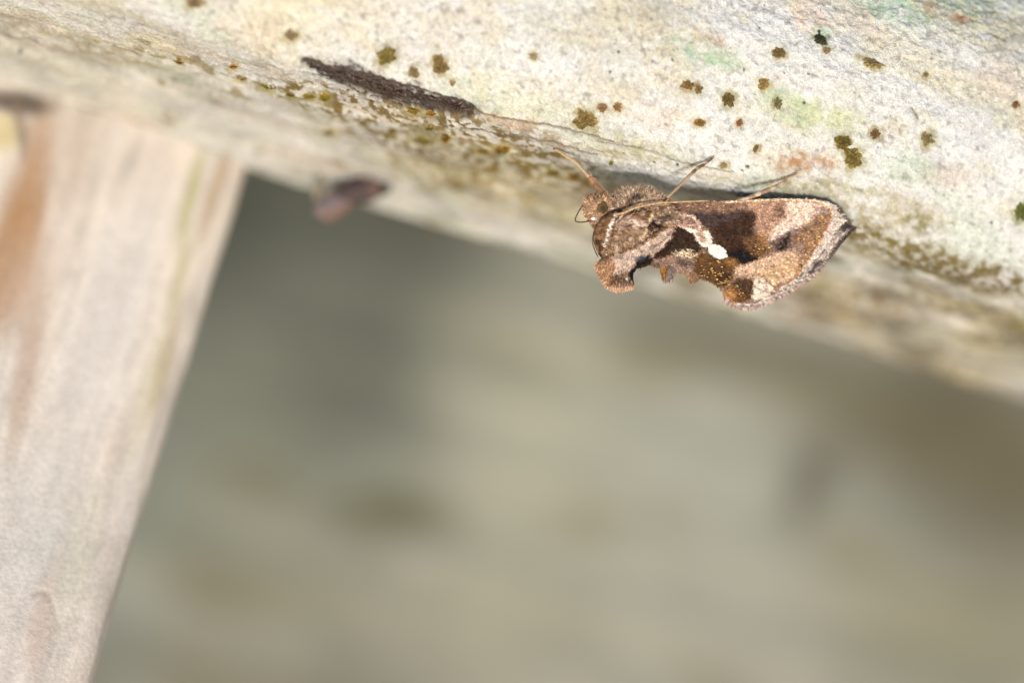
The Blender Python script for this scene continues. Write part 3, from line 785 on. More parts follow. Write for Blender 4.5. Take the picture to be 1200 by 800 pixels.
    c = lay(c, 0.7 * lmask(X, Y, [(724, 252), (719, 264), (716, 278), (712, 292)], 1.4, 0.9), alb(124, 82, 48))
    c = lay(c, 0.6 * lmask(X, Y, [(713, 252), (707, 264), (703, 276)], 1.2, 0.9), alb(110, 76, 44))
    # gold ridge above the thorax
    c = lay(c, 0.95 * lmask(X, Y, [(728, 252), (740, 246), (755, 242), (772, 239.5), (784, 239)], 2.2, 1.2), alb(206, 160, 104))
    c = lay(c, 0.9 * lmask(X, Y, [(742, 246), (758, 242), (774, 240)], 0.8, 0.5), alb(246, 222, 190))
    # fluff above
    fz = pmask(X, Y, [(712, 247), (718, 229), (730, 219), (748, 214), (764, 216), (776, 223), (786, 234), (770, 237), (750, 240), (728, 248)], 2)
    c = lay(c, fz, alb(170, 142, 118))
    c = lay(c, 0.5 * fz * sst(0.1, 0.5, n2(x, y, 4, 20)), alb(208, 184, 162))
    c = lay(c, 0.8 * emask(X, Y, 746, 233, 10, 2.6, -8, 0.5), alb(44, 30, 24))
    c = lay(c, 0.7 * emask(X, Y, 732, 242, 14, 3, -28, 0.5), alb(96, 70, 46))
    # head
    hd = pmask(X, Y, [(680, 246), (682, 232), (692, 224), (706, 224), (716, 232), (714, 246), (706, 254), (702, 262), (696, 268), (690, 262)], 1.5)
    c = lay(c, hd, alb(176, 138, 104))
    c = lay(c, 0.7 * emask(X, Y, 690, 236, 6, 6, 0, 0.5), alb(198, 152, 112))
    c = lay(c, 0.6 * emask(X, Y, 702, 230, 8, 4, 0, 0.5), alb(120, 92, 60))
    # crest hook
    c = lay(c, pmask(X, Y, [(698, 312), (704, 303), (720, 299), (740, 293), (764, 280), (776, 272), (788, 268), (786, 278), (774, 292), (762, 301), (744, 312), (736, 318), (745, 345), (712, 345), (698, 322)], 1.6), alb(198, 168, 152))
    c = lay(c, 0.85 * pmask(X, Y, [(698, 306), (712, 300), (722, 308), (718, 322), (722, 334), (712, 336), (700, 322)], 2.5), alb(178, 126, 80))
    c = lay(c, 0.9 * pmask(X, Y, [(716, 322), (730, 316), (744, 316), (746, 336), (730, 336), (714, 334)], 2.5) * sst(-0.6, 0.1, n2(x * 2.6, y * 0.8, 6, 31)), alb(104, 66, 32))
    c = lay(c, 0.95 * pmask(X, Y, [(737, 318), (746, 308), (750, 300), (762, 298), (766, 304), (760, 311), (748, 316), (742, 328), (736, 330)], 2), alb(30, 24, 24))
    c = lay(c, 0.8 * emask(X, Y, 752, 301, 5, 3, -20, 0.5), alb(88, 98, 118))
    c = lay(c, 0.85 * pmask(X, Y, [(711, 335), (742, 334), (744, 344), (714, 345)], 1.5), alb(188, 142, 114))
    c = lay(c, 0.6 * lmask(X, Y, [(752, 312), (762, 309), (772, 310)], 1.6, 1.2), alb(96, 60, 30))
    # little tufts
    c = lay(c, pmask(X, Y, [(774, 310), (784, 311), (782, 324), (776, 328)], 1), alb(164, 112, 40))
    c = lay(c, pmask(X, Y, [(784, 311), (792, 314), (790, 328), (780, 330), (782, 322)], 1), alb(140, 124, 118))
    c = lay(c, pmask(X, Y, [(808, 318), (822, 322), (818, 332), (808, 331)], 1), alb(150, 110, 82))
    sp = n2(x, y, 2.1, 91, 2); sp2 = n2(x, y, 5.0, 92, 2)
    lum = c.mean(-1, keepdims=True)
    c = lum + (c - lum) * 0.80
    c = c * 1.08 * (np.clip(lum, 0.004, 1) / 0.30) ** 0.34
    c = c * np.array([0.96, 0.915, 0.83])
    return c * (1 + 0.36 * np.clip(sp, -0.9, 1.2) + 0.42 * sp2 + 0.22 * n2(x, y, 11, 98, 2))[..., None]


def twin(x, y):
    """coverage of the pale twin spot and its brown strip"""
    jx = n2(x, y, 3.0, 96); jy = n2(x, y, 3.0, 97)
    x = x + 0.9 * jx; y = y + 0.9 * jy
    loop = pmask(x, y, [(799, 266.5), (806, 266.5), (812, 268.5), (822, 272), (828, 269.5), (832.5, 275), (833.5, 283), (830, 288), (826, 289.5), (821, 287.5), (816, 281), (813, 275)], 0.8)
    inner = pmask(x, y, [(813, 270.5), (818, 271.5), (824, 273.5), (827.5, 279), (826, 284), (822.5, 284.5), (818, 279.5)], 0.9)
    spot = emask(x, y, 840.5, 294.2, 12.2, 7.0, 27, 0.10)
    return loop, inner, spot


def wing_paint(x, y):
    c = paint(x, y)
    lo, inn, sp = twin(x, y)
    xo, yo = x, y
    edge = np.clip(np.maximum(emask(xo, yo, 840.5, 294.2, 14, 8.6, 27, 0.12), pmask(xo, yo, [(803, 267), (811, 273), (815, 282), (821, 290), (828, 292), (835, 284), (834, 274), (831, 272), (833, 284), (826, 290), (820, 287), (812, 275)], 0.8)) - sp - lo, 0, 1)
    c = lay(c, 0.85 * edge, alb(36, 18, 10))
    c = lay(c, lo, alb(240, 228, 212, 1.15))
    c = lay(c, 0.85 * inn * sst(-0.6, 0.0, n2(x, y, 3, 41)), alb(168, 122, 82))
    c = lay(c, sp, alb(243, 236, 224, 1.2))
    return c


def sheet_grid(poly, h):
    """grid points inside a closed outline, rim points pulled onto it"""
    lo = poly.min(0) - h; hi = poly.max(0) + h
    xs = np.arange(lo[0], hi[0] + h, h); ys = np.arange(lo[1], hi[1] + h, h)
    gx, gy = np.meshgrid(xs, ys, indexing='ij')
    d, qx, qy, ins = seg_dist(gx, gy, poly)
    n, m = gx.shape
    cell = ins[:-1, :-1] | ins[1:, :-1] | ins[:-1, 1:] | ins[1:, 1:]
    use = np.zeros(gx.shape, bool)
    for a in (0, 1):
        for b in (0, 1):
            use[a:n - 1 + a, b:m - 1 + b] |= cell
    out = use & ~ins
    gx = np.where(out, qx, gx); gy = np.where(out, qy, gy); d = np.where(out, 0, d)
    idx = -np.ones(gx.shape, int); idx[use] = np.arange(use.sum())
    ci, cj = np.nonzero(cell)
    fq = np.stack([idx[ci, cj], idx[ci, cj + 1], idx[ci + 1, cj + 1], idx[ci + 1, cj]], -1)
    return gx[use], gy[use], d[use], fq


def rim_pairs(fq):
    from collections import Counter
    e = np.concatenate([fq[:, [0, 1]], fq[:, [1, 2]], fq[:, [2, 3]], fq[:, [3, 0]]])
    s = np.sort(e, axis=1)
    key = s[:, 0].astype(np.int64) * 10_000_000 + s[:, 1]
    un, inv, cnt = np.unique(key, return_inverse=True, return_counts=True)
    return e[cnt[inv] == 1]


def solid(name, poly, h, zfun_front, zfun_back, mat, parent, colfun=paint, speck=0.22):
    P = smooth_poly(poly, 4)
    x, y, d, fq = sheet_grid(P, h)
    zf = zfun_front(x, y, d); zb = zfun_back(x, y, d)
    vf = L(x, y, zf); vb = L(x, y, zb)
    n = len(x)
    rim = rim_pairs(fq)
    side = np.stack([rim[:, 1], rim[:, 0], rim[:, 0] + n, rim[:, 1] + n], -1)
    faces = np.concatenate([fq, fq[:, ::-1] + n, side])
    cf = colfun(x, y)
    cf = cf * np.exp(speck * rng.normal(size=n))[:, None]
    return mesh_obj(name, np.concatenate([vf, vb]), faces, mat, parent, np.concatenate([cf, cf * 0.8]))


M_WING = mat_attr('wing_scale_colour', 0.62, grain=[(120, 0.75, 1.25)], bump=[(110, 0.5, 0.006)], spec=0.2)
M_FUR = mat_attr('moth_hair', 0.75, spec=0.12)
M_SCALE = mat_attr('wing_scale', 0.6, spec=0.15)


def wing_z(x, y):
    z = 7 - 0.14 * (x - 735) - 0.15 * (y - 236) + 7 * np.sin(np.clip((x - 740) / 260, 0, 1) * math.pi) * np.sin(np.clip((y - 232) / 125, 0, 1) * math.pi)
    z = z + 1.6 * n2(x, y, 26, 51) + 0.5 * n2(x, y, 8, 52)
    dT, _, _, _ = seg_dist(x, y, smooth_poly(TERM, 3, False), False)
    z = z + 0.9 * np.sin((x * 0.62 - y * 0.78) / 4.6) * (1 - sst(0, 16, dT)) + 0.8 * np.sin(dT / 1.9) * (1 - sst(4, 18, dT))
    z = z + 6 * emask(x, y, 870, 350, 30, 24, -20, 0.8)           # the tornus flares outward
    z = z + 2.5 * emask(x, y, 832, 285, 26, 16, 30, 0.7)
    return z


def wf(x, y, d): return wing_z(x, y) + 0.2 * np.minimum(d, 2)
def wb(x, y, d): return wing_z(x, y) - 1.2


def ragged(poly, amp=1.0, n=3, seed=0.0):
    P = smooth_poly(poly, n)
    c = P.mean(0)
    nz = n2(P[:, 0], P[:, 1], 4, seed) * amp
    dr = P - c; dr /= np.linalg.norm(dr, axis=1)[:, None]
    return P + dr * nz[:, None]


fore = solid('forewing', ragged(WING, 0.7, 2, 1), 1.1, wf, wb, M_WING, moth, wing_paint, 0.22)
# the other forewing, behind, meeting this one along the lower edge
FAR = [(x + (3 if x > 930 else 0), y + (2 if 250 < y < 300 and x > 940 else 0)) for (x, y) in WING]
def fz_(x, y): return wing_z(x, y) - 5 - 0.36 * np.clip(352 - y, 0, 200) * sst(0, 1, (x - 700) / 200) * (1 - 0.6 * sst(900, 1000, x))
solid('forewing', ragged(FAR, 0.8, 2, 4), 2.4, lambda x, y, d: fz_(x, y) + .5, lambda x, y, d: fz_(x, y) - 0.8, M_WING, moth,
      lambda x, y: lay(paint(x, y), (x > 930) * 0.7, alb(52, 38, 34)), 0.2)


def scales(name, n, poly, zf, parent, dirf, ln, wd, colf, lift=0.5, mat=M_SCALE, jitc=0.38, keep=None, raise_=0.4):
    P = smooth_poly(poly, 3)
    lo, hi = P.min(0), P.max(0)
    x = rng.uniform(lo[0], hi[0], n * 3); y = rng.uniform(lo[1], hi[1], n * 3)
    d, _, _, ins = seg_dist(x, y, P)
    k = ins if keep is None else (ins & keep(x, y))
    x, y = x[k][:n], y[k][:n]
    m = len(x)
    ang = dirf(x, y) + rng.normal(0, 0.28, m)
    le = ln * rng.uniform(0.65, 1.35, m); w = wd * rng.uniform(0.7, 1.3, m)
    dx, dy = np.cos(ang), np.sin(ang)
    z = zf(x, y) + raise_
    roll = rng.normal(0, 0.35, m)
    li = lift * rng.uniform(0.3, 1.6, m)
    sx, sy = -dy, dx
    p0 = L(x - sx * w * 0.3, y - sy * w * 0.3, z - 0.2); p1 = L(x + sx * w * 0.3, y + sy * w * 0.3, z - 0.2)
    p2 = L(x + dx * le * 0.75 + sx * w * 0.5, y + dy * le * 0.75 + sy * w * 0.5, z + li + roll * w * 0.5)
    p3 = L(x + dx * le + sx * w * 0.1, y + dy * le + sy * w * 0.1, z + li)
    p4 = L(x + dx * le * 0.75 - sx * w * 0.5, y + dy * le * 0.75 - sy * w * 0.5, z + li - roll * w * 0.5)
    v = np.stack([p0, p1, p2, p3, p4], 1).reshape(-1, 3)
    b = np.arange(m) * 5
    faces = np.concatenate([np.stack([b, b + 1, b + 2, b + 4], -1)])
    tri = np.stack([b + 4, b + 2, b + 3, b + 3], -1)
    fl_ = [tuple(q) for q in faces] + [tuple(q[:3]) for q in tri]
    cc = colf(x, y) * np.exp(jitc * rng.normal(size=m))[:, None]
    cc = cc * (1 + 0.08 * rng.normal(size=(m, 3)))
    o = mesh_obj(name, v, fl_, mat, parent, np.repeat(cc, 5, 0), smooth=False)
    return tag(o, kind='stuff')


def nospot(x, y):
    lo_, _, sp_ = twin(x, y)
    dT, _, _, _ = seg_dist(x, y, smooth_poly(TERM, 3, False), False)
    return (lo_ < 0.3) & (sp_ < 0.3) & ((dT > 13) | (x < 850) | (rng.random(x.shape) < 0.3))


def fan(x, y): return np.arctan2(y - 262, x - 640) * 0.9 + 0.1
scales('wing_scales', 14000, WING, lambda x, y: wing_z(x, y), fore, fan, 2.4, 1.25, wing_paint, 0.35, jitc=0.38, keep=nospot)
scales('spot_scales', 420, [(800, 264), (836, 266), (856, 300), (842, 306), (824, 294)], lambda x, y: wing_z(x, y), fore, fan, 2.6, 1.5, wing_paint, 0.4, jitc=0.12, keep=lambda x, y: ~((twin(x, y)[0] < 0.4) & (twin(x, y)[2] < 0.4)))
# loose golden scales
def goldz(x, y):
    return (emask(x, y, 953, 275, 30, 14, -55, .3) + emask(x, y, 893, 290, 13, 16, 0, .3) + emask(x, y, 860, 345, 14, 13, 0, .3) + emask(x, y, 838, 318, 20, 14, 20, .3) + emask(x, y, 935, 305, 20, 14, -40, .3)) > 0.5
M_GOLD = mat_attr('golden_scale', 0.35, spec=0.7)
scales('golden_scales', 460, WING, lambda x, y: wing_z(x, y) + 0.8, fore, fan, 2.2, 1.1, lambda x, y: np.tile(alb(226, 174, 88), (len(x), 1)), 1.0, M_GOLD, 0.35, goldz)

# fringe of long scales along the outer margin and ragged lower edge
def fringe(name, path, n, ln, wd, zf, parent, out, colf, jit=0.35):
    P = smooth_poly(path, 8, False)
    seg = np.concatenate([[0], np.cumsum(np.linalg.norm(np.diff(P, axis=0), axis=1))])
    t = np.sort(rng.uniform(0, seg[-1], n))
    x = np.interp(t, seg, P[:, 0]); y = np.interp(t, seg, P[:, 1])
    tx = np.interp(t + 1, seg, P[:, 0]) - np.interp(t - 1, seg, P[:, 0]); ty = np.interp(t + 1, seg, P[:, 1]) - np.interp(t - 1, seg, P[:, 1])
    nn = np.hypot(tx, ty); tx /= nn; ty /= nn
    ox, oy = -ty * out, tx * out
    a = rng.normal(0, 0.3, n)
    dx = ox * np.cos(a) + tx * np.sin(a); dy = oy * np.cos(a) + ty * np.sin(a)
    le = ln * rng.uniform(0.5, 1.3, n); w = wd * rng.uniform(0.6, 1.3, n)
    back = rng.uniform(0.5, 3.0, n)
    x0, y0 = x - ox * back, y - oy * back
    z = zf(x0, y0) + rng.uniform(-0.4, 0.9, n)
    dz = rng.normal(0, 0.8, n)
    p = np.stack([L(x0 - tx * w / 2, y0 - ty * w / 2, z), L(x0 + tx * w / 2, y0 + ty * w / 2, z),
                  L(x0 + dx * (le + back) + tx * w * .3, y0 + dy * (le + back) + ty * w * .3, z + dz), L(x0 + dx * (le + back) - tx * w * .3, y0 + dy * (le + back) - ty * w * .3, z + dz)], 1).reshape(-1, 3)
    fq = np.arange(n * 4).reshape(n, 4)
    cc = colf(x0, y0) * np.exp(jit * rng.normal(size=n))[:, None]
    return tag(mesh_obj(name, p, fq, M_SCALE, parent, np.repeat(cc, 4, 0), smooth=False), kind='stuff')


def termcol(x, y):
    c = np.tile(alb(178, 152, 140), (len(x), 1))
    c = lay(c, sst(955, 985, x + 6 * n2(x, y, 8, 3)), alb(66, 52, 48))
    return lay(c, 0.7 * (x > 900) * sst(0.2, 0.5, n2(x, y, 5, 6)), alb(60, 46, 44))


fringe('fringe', TERM, 620, 2.6, 1.3, wing_z, fore, -1, termcol)
fringe('margin_scales', [(985, 244), (991, 251), (1000, 262)], 60, 2.5, 1.4, wing_z, fore, -1, lambda x, y: np.tile(alb(90, 66, 56), (len(x), 1)))
fringe('margin_hair', [(848, 341), (838, 331), (818, 324), (790, 317), (762, 310)], 230, 2.2, 0.9, wing_z, fore, -1, paint)

# ---- body
def dome(z0, H, w): return lambda x, y, d: z0 + H * np.sqrt(np.clip(1 - (1 - np.clip(d / w, 0, 1)) ** 2, 0, 1)) + (1.9 * n2(x, y, 6.5, 61) + 0.9 * n2(x, y, 2.6, 62)) * np.clip(d / 4, 0, 1)
def dome_b(z0, H, w): return lambda x, y, d: z0 - H * np.sqrt(np.clip(1 - (1 - np.clip(d / w, 0, 1)) ** 2, 0, 1))


THX = [(704, 254), (716, 248), (728, 250), (745, 244), (765, 239.5), (784, 239), (795, 246), (800, 257), (796, 267), (784, 279), (770, 293), (752, 305), (728, 309), (708, 304), (699, 293), (695.5, 278), (699, 263)]
solid('thorax', ragged(THX, 0.9, 3, 8), 1.2, dome(5, 14, 20), dome_b(-6, 45, 24), M_FUR, moth, paint, 0.28)
COLLAR = [(729, 250), (719, 249.5), (709, 253.5), (700, 263), (695, 277), (697.5, 291), (704, 300.5), (708.5, 298), (711.5, 285), (717, 268), (724, 256)]
TEGULA = [(729, 256), (745, 249), (764, 248.5), (776, 252), (777, 261), (766, 272), (750, 284), (733, 292), (719, 297), (714, 289), (717, 275), (722, 264)]
solid('collar', ragged(COLLAR, 0.8, 3, 21), 1.0, dome(14, 6, 7), dome_b(6, 8, 7), M_FUR, moth, paint, 0.26)
solid('tegula', ragged(TEGULA, 1.2, 3, 22), 1.0, dome(16, 5, 10), dome_b(8, 8, 10), M_FUR, moth, paint, 0.26)
CREST = [(772, 284), (784, 272), (790, 269), (786, 280), (776, 292), (766, 302), (764, 309), (755, 313), (746, 315), (741.5, 322), (742.5, 331), (742, 336), (733, 340), (722, 341), (713, 337), (708, 329), (701, 322), (698.5, 314), (700, 307), (708, 301), (722, 297), (742, 293), (758, 287)]
solid('crest', ragged(CREST, 1.1, 3, 9), 1.1, dome(10, 10, 11), dome_b(4, 30, 12), M_FUR, moth, paint, 0.28)
FLUFF = [(711, 246), (716, 233), (726, 223), (740, 218), (756, 218), (770, 223), (781, 231), (787, 240), (770, 243), (750, 246), (730, 252), (716, 252)]
solid('chest_fluff', ragged(FLUFF, 1.2, 3, 10), 1.2, dome(-8, 16, 14), dome_b(-14, 25, 14), M_FUR, moth, paint, 0.28)
HEAD = [(683, 246), (683.5, 238), (687, 231), (694, 227), (703, 225), (712, 229), (717, 238), (716, 251), (710, 260), (704, 267), (699, 271), (694, 264), (690, 258), (685, 253)]
solid('head', ragged(HEAD, 0.9, 3, 11), 1.1, dome(-4, 15, 12), dome_b(-8, 26, 12), M_FUR, moth, paint, 0.25)
ABD = [(770, 262), (800, 256), (850, 262), (900, 274), (925, 286), (930, 292), (922, 300), (890, 304), (840, 306), (800, 304), (770, 300)]
solid('abdomen', ABD, 3.0, lambda x, y, d: wing_z(x, y) - 5 - 4 * (1 - np.clip(d / 10, 0, 1)), lambda x, y, d: wing_z(x, y) - 10 - 16 * np.sqrt(np.clip(d / 18, 0, 1)), M_FUR, moth, paint, 0.2)
TUFT1 = [(773, 308), (786, 309), (792, 314), (790.5, 323), (788, 328), (781, 330), (777, 327), (775, 319)]
TUFT2 = [(806, 316), (822, 320), (819, 328), (816, 330), (811, 331), (808, 328)]
solid('dorsal_tuft', ragged(TUFT1, 0.7, 3, 12), 0.9, dome(-12, 5, 6), dome_b(-18, 6, 6), M_FUR, moth, paint, 0.3)
solid('dorsal_tuft', ragged(TUFT2, 1.0, 3, 13), 0.9, dome(-15, 3, 6), dome_b(-18, 6, 6), M_FUR, moth, paint, 0.3)


def hairs(name, n, poly, zfun, parent, dirf, ln, wd=0.75, jit=0.4, lift=(0.15, 0.7), spread=0.45):
    P = smooth_poly(poly, 3)
    lo, hi = P.min(0), P.max(0)
    x = rng.uniform(lo[0], hi[0], n * 4); y = rng.uniform(lo[1], hi[1], n * 4)
    d, _, _, ins = seg_dist(x, y, P)
    if name == 'head_hair': ins &= emask(x, y, 705.5, 244.5, 6.5, 8.5) < 0.5
    x, y, d = x[ins][:n], y[ins][:n], d[ins][:n]
    m = len(x)
    z = zfun(x, y, d)
    ang = dirf(x, y) + rng.normal(0, spread, m)
    le = ln * rng.uniform(0.5, 1.4, m); w = wd * rng.uniform(0.6, 1.4, m)
    dx, dy = np.cos(ang), np.sin(ang)
    lf = rng.uniform(lift[0], lift[1], m)
    b1 = L(x + dy * w / 2, y - dx * w / 2, z - 0.4); b2 = L(x - dy * w / 2, y + dx * w / 2, z - 0.4)
    mx, my = x + dx * le * 0.5, y + dy * le * 0.5
    zm = z + lf * le * 0.42
    m1 = L(mx + dy * w * .45, my - dx * w * .45, zm); m2 = L(mx - dy * w * .45, my + dx * w * .45, zm)
    tp = L(x + dx * le, y + dy * le, z + lf * le * 0.55)
    v = np.stack([b1, b2, m2, m1, tp], 1).reshape(-1, 3)
    b = np.arange(m) * 5
    fcl = [(i, i + 1, i + 2, i + 3) for i in b] + [(i + 3, i + 2, i + 4) for i in b]
    cc = paint(x, y) * np.exp(jit * rng.normal(size=m))[:, None] * 1.06
    tipc = np.repeat(cc[:, None], 5, 1); tipc[:, 4] *= 1.25
    return tag(mesh_obj(name, v, fcl, M_FUR, parent, tipc.reshape(-1, 3), smooth=False), kind='stuff')


prt = {o.name: o for o in moth.children}
hairs('collar_hair', 800, COLLAR, dome(14, 6, 7), prt['collar'], lambda x, y: 0.3 + 0 * x, 2.8, 0.6, 0.45)
hairs('tegula_hair', 2200, TEGULA, dome(16, 5, 10), prt['tegula'], lambda x, y: np.arctan2(y - 258, x - 705) * 0.8 + 0.2, 3.2, 0.6, 0.5)
fringe('tegula_fringe', [(776, 253), (777, 261), (766, 272), (750, 284), (733, 292), (719, 297)], 240, 3.0, 0.8, lambda x, y: 16 + 0 * x, prt['tegula'], -1, paint, 0.5)
fringe('collar_fringe', [(727, 253), (722, 259), (716, 269), (711.5, 285), (708, 298)], 160, 2.6, 0.8, lambda x, y: 15 + 0 * x, prt['collar'], -1, lambda x, y: np.tile(alb(226, 206, 188), (len(x), 1)), 0.3)
fringe('crest_fringe', [(743, 336), (728, 340), (713, 337), (706, 328), (699.5, 316), (700, 307)], 320, 2.8, 0.8, lambda x, y: 12 + 0 * x, prt['crest'], -1, lambda x, y: np.tile(alb(196, 152, 122), (len(x), 1)), 0.4)
hairs('thorax_hair', 2600, THX, dome(5, 14, 20), prt['thorax'], lambda x, y: np.arctan2(y - 262, x - 690) * 0.8 + 0.15, 3.4, 0.65, 0.5)
def crest_dir(x, y):
    t = sst(760, 715, x) if False else 1 - sst(715, 765, x)
    return (1 - t) * math.radians(140) + t * math.radians(95)
hairs('crest_hair', 3000, CREST, dome(10, 10, 11), prt['crest'], crest_dir, 3.8, 0.65, 0.5, spread=0.3)
hairs('fluff_hair', 1700, FLUFF, dome(-8, 16, 14), prt['chest_fluff'], lambda x, y: np.arctan2(y - 262, x - 745), 4.6, 0.6, 0.5, spread=0.6)
hairs('head_hair', 700, HEAD, dome(-4, 15, 12), prt['head'], lambda x, y: np.arctan2(y - 250, x - 712), 4.0, lift=(0.1, 0.5))
tufts = [o for o in moth.children if o.name.startswith('dorsal_tuft')]
hairs('tuft_hair', 260, TUFT1, dome(-12, 5, 6), tufts[0], lambda x, y: 1.5 + 0 * x, 4.0, spread=0.25)
hairs('tuft_hair', 160, TUFT2, dome(-15, 3, 6), tufts[1], lambda x, y: 1.7 + 0 * x, 3.5, spread=0.4)

# ---- eye
def ellipsoid(cx, cy, cz, rx, ry, rz, n=24, m=40):
    la = np.linspace(0, math.pi, n); lo = np.linspace(0, 2 * math.pi, m, endpoint=False)
    A, Bq = np.meshgrid(la, lo, indexing='ij')
    x = cx + rx * np.sin(A) * np.cos(Bq); y = cy + ry * np.sin(A) * np.sin(Bq); z = cz + rz * np.cos(A)
    return x.ravel(), y.ravel(), z.ravel(), grid_faces(n, m, True)


M_EYE = mat_attr('eye', 0.6, grain=[(60, 0.7, 1.3)], spec=0.2)
x, y, z, fe = ellipsoid(705, 244, 6.0, 7.5, 9.5, 7.5)
ec = np.tile(alb(112, 88, 52), (len(x), 1))
ec = lay(ec, 0.95 * emask(x, y, 706, 245.5, 3.4, 4.4, 0, 0.6), alb(58, 42, 20))
ec = lay(ec, 0.7 * (1 - emask(x, y, 703.5, 244, 7.4, 9.4, 0, 0.3)), alb(82, 62, 30))
mesh_obj('eye', L(x, y, z), fe, M_EYE, prt['head'], ec)
M_WHITE = mat_attr('highlight_white', 0.3, spec=0.6)
x, y, z, fe = ellipsoid(696.5, 256.5, 9, 4.6, 2.2, 2.0, 12, 20)
mesh_obj('palp_highlight', L(x, y, z), fe, M_WHITE, prt['head'], np.tile(alb(250, 246, 242, 1.1), (len(x), 1)))  # white bead standing in for the glossy highlight on the palps


# ---- limbs and feelers: tapered tubes
def tube(name, pts, rad, colf, mat, parent, sub=6, m=8):
    P = smooth_poly(pts, sub, False)
    n = len(P)
    r = np.interp(np.linspace(0, 1, n), np.linspace(0, 1, len(rad)), rad)
    if name == 'leg': r = r * (1 + 0.16 * np.sin(np.linspace(0, 1, n) * 62) + 0.08 * rng.normal(size=n))
    t = np.gradient(P, axis=0); t /= np.linalg.norm(t, axis=1)[:, None]
    up = np.array([0.2, 0.1, 1.0])
    s = np.cross(t, up); s /= np.linalg.norm(s, axis=1)[:, None]
    q = np.cross(s, t)
    th = np.linspace(0, 2 * math.pi, m, endpoint=False)
    ring = P[:, None] + r[:, None, None] * (np.cos(th)[None, :, None] * s[:, None] + np.sin(th)[None, :, None] * q[:, None])
    c = colf(np.linspace(0, 1, n), n)
    v = ring.reshape(-1, 3)
    v = np.vstack([v, P[0], P[-1]])
    fcs_ = [tuple(a) for a in grid_faces(n, m, True)]
    fcs_ += [(n * m, (i + 1) % m, i) for i in range(m)] + [(n * m + 1, (n - 1) * m + i, (n - 1) * m + (i + 1) % m) for i in range(m)]
    cc = np.vstack([np.repeat(c, m, 0), c[:1], c[-1:]])
    return mesh_obj(name, L(v[:, 0], v[:, 1], v[:, 2]), fcs_, mat, parent, cc), P, r


def rail_z(px, py):
    p, n_ = rail_at(px, py)
    return p[2] * PX


def bands(a, b, k, seed):
    def fn(t, n):
        w = 0.5 + 0.5 * np.sin(t * k * 6.283 + seed)
        return lay(np.tile(np.array(a), (n, 1)), sst(0.35, 0.75, w + 0.2 * rng.normal(size=n)), b)
    return fn


def leg_hair(name, P, r, n, ln, cola, parent, side=0.0, wd=0.6):
    i = rng.integers(0, len(P) - 1, n); t = rng.random(n)
    p = P[i] * (1 - t)[:, None] + P[i + 1] * t[:, None]
    tg = P[i + 1] - P[i]; tg /= np.linalg.norm(tg, axis=1)[:, None]
    rr = r[i]
    a = rng.uniform(0, 2 * math.pi, n)
    sx = np.stack([-tg[:, 1], tg[:, 0], 0 * a], -1)
    o = np.cos(a)[:, None] * sx + np.sin(np.abs(a) % math.pi)[:, None] * np.array([0, 0, 1.0]) + side * np.array([0.5, -0.8, 0])
    o /= np.linalg.norm(o, axis=1)[:, None]
    b = p + o * rr[:, None] * 0.8
    e = b + (o * 0.75 - tg * rng.uniform(-0.2, 0.9, n)[:, None]) * (ln * rng.uniform(0.5, 1.3, n))[:, None]
    w = tg * wd / 2
    v = np.stack([b - w, b + w, e], 1).reshape(-1, 3)
    c = np.repeat(np.array(cola) * np.exp(0.35 * rng.normal(size=n))[:, None], 3, 0)
    tag(mesh_obj(name, L(v[:, 0], v[:, 1], v[:, 2]), np.arange(n * 3).reshape(n, 3), M_FUR, parent, c, smooth=False), kind='stuff')


M_LEG = mat_attr('leg', 0.5, grain=[(90, 0.75, 1.25)], spec=0.4)
# front leg: thin tibia and foot, hairy thigh
fz1 = rail_z(649, 173) + 2
lg, P, r = tube('leg', [(649, 172.5, fz1), (655, 176, fz1 + 4), (664, 182.5, fz1 + 10), (675, 190, fz1 + 16), (682, 198, fz1 + 20), (690, 207, fz1 + 25)],
                [0.9, 1.2, 1.6, 1.9, 1.7, 2.2], lambda t, n: lay(np.tile(alb(210, 180, 138), (n, 1)), sst(.12, 0.0, t) if False else 1 - sst(0.02, 0.12, t), alb(60, 40, 28)), M_LEG, moth)
leg_hair('leg_spines', P, r, 70, 2.0, alb(214, 178, 130), lg)
th_leg, P, r = tube('thigh', [(689, 205, fz1 + 24), (697, 215, -6), (706, 227, 2), (716, 241, 4)], [2.0, 3.4, 4.2, 3.6], bands(alb(176, 132, 98), alb(150, 108, 78), 3, 1), M_FUR, lg)
leg_hair('thigh_hair', P, r, 420, 4.5, alb(188, 154, 130), lg, 0.5)
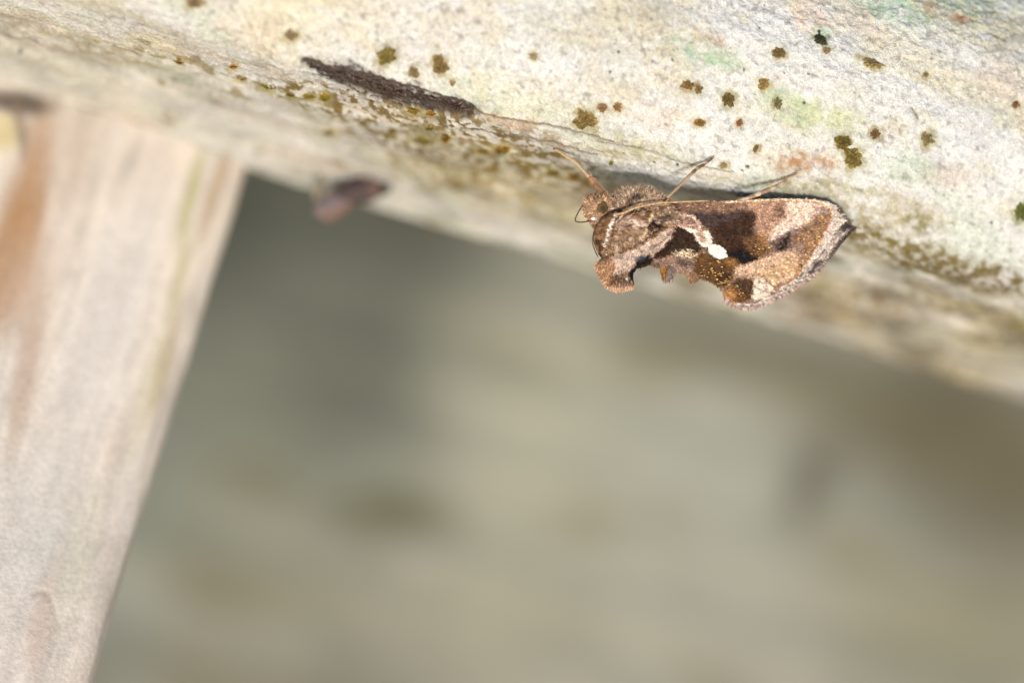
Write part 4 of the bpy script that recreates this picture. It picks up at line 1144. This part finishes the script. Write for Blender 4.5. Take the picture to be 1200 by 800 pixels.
# middle leg
fz2 = rail_z(836, 184) + 2
lg, P, r = tube('leg', [(837, 183.5, fz2), (833, 187, fz2 + 1.5), (826, 192.5, fz2 + 5), (818, 197, fz2 + 10), (810, 204, fz2 + 16), (800, 214, fz2 + 24), (790, 224, fz2 + 32), (780, 233, fz2 + 38)],
                [0.8, 1.3, 1.7, 1.9, 2.0, 1.8, 1.6, 2.0], lambda t, n: lay(lay(np.tile(alb(112, 86, 68), (n, 1)), sst(0.52, 0.62, t), alb(184, 158, 120)), 0.8 * (np.sin(t * 30) > 0.75), alb(206, 172, 136)), M_LEG, moth)
leg_hair('leg_spines', P, r, 120, 2.2, alb(188, 150, 108), lg)
# hind leg
fz3 = rail_z(940, 199) + 2
lg, P, r = tube('leg', [(941, 197.5, fz3), (934, 203, fz3 + 2), (924, 210, fz3 + 6), (914, 216, fz3 + 11), (904, 221, fz3 + 16), (890, 226.5, fz3 + 20), (878, 231.5, fz3 + 22), (864, 235, fz3 + 22)],
                [0.7, 1.2, 1.7, 2.2, 2.4, 2.7, 2.4, 2.0], bands(alb(206, 180, 152), alb(160, 130, 104), 6, 2), M_LEG, moth)
leg_hair('leg_spines', P, r, 150, 2.2, alb(214, 182, 146), lg)
# feelers
tube('antenna', [(688, 239, 2), (683, 241.5, 4), (679, 246.5, 5), (676, 252, 5), (674, 257.5, 4), (675.5, 260, 4), (681, 260.6, 4), (688, 259.8, 5), (694, 258.5, 7)], [0.9, 0.85, 0.8, 0.8, 0.9], bands(alb(98, 70, 52), alb(76, 52, 38), 9, 0), M_LEG, moth)
tube('antenna', [(719, 252, 18), (729, 250.5, 20), (742, 245, 20), (757, 241, 18), (773, 238.6, 16), (795, 237.4, 16), (830, 236, 17)], [1.3, 1.5, 1.4, 1.2, 0.8], bands(alb(206, 172, 130), alb(172, 134, 92), 22, 0), M_LEG, moth)
tube('palp', [(699, 266, 2), (695.5, 274, 0), (694.5, 284, -2), (697, 293, -3), (701, 301, -2)], [0.9, 0.8, 0.7, 0.6], bands(alb(120, 98, 72), alb(92, 72, 50), 6, 0), M_LEG, prt['head'])
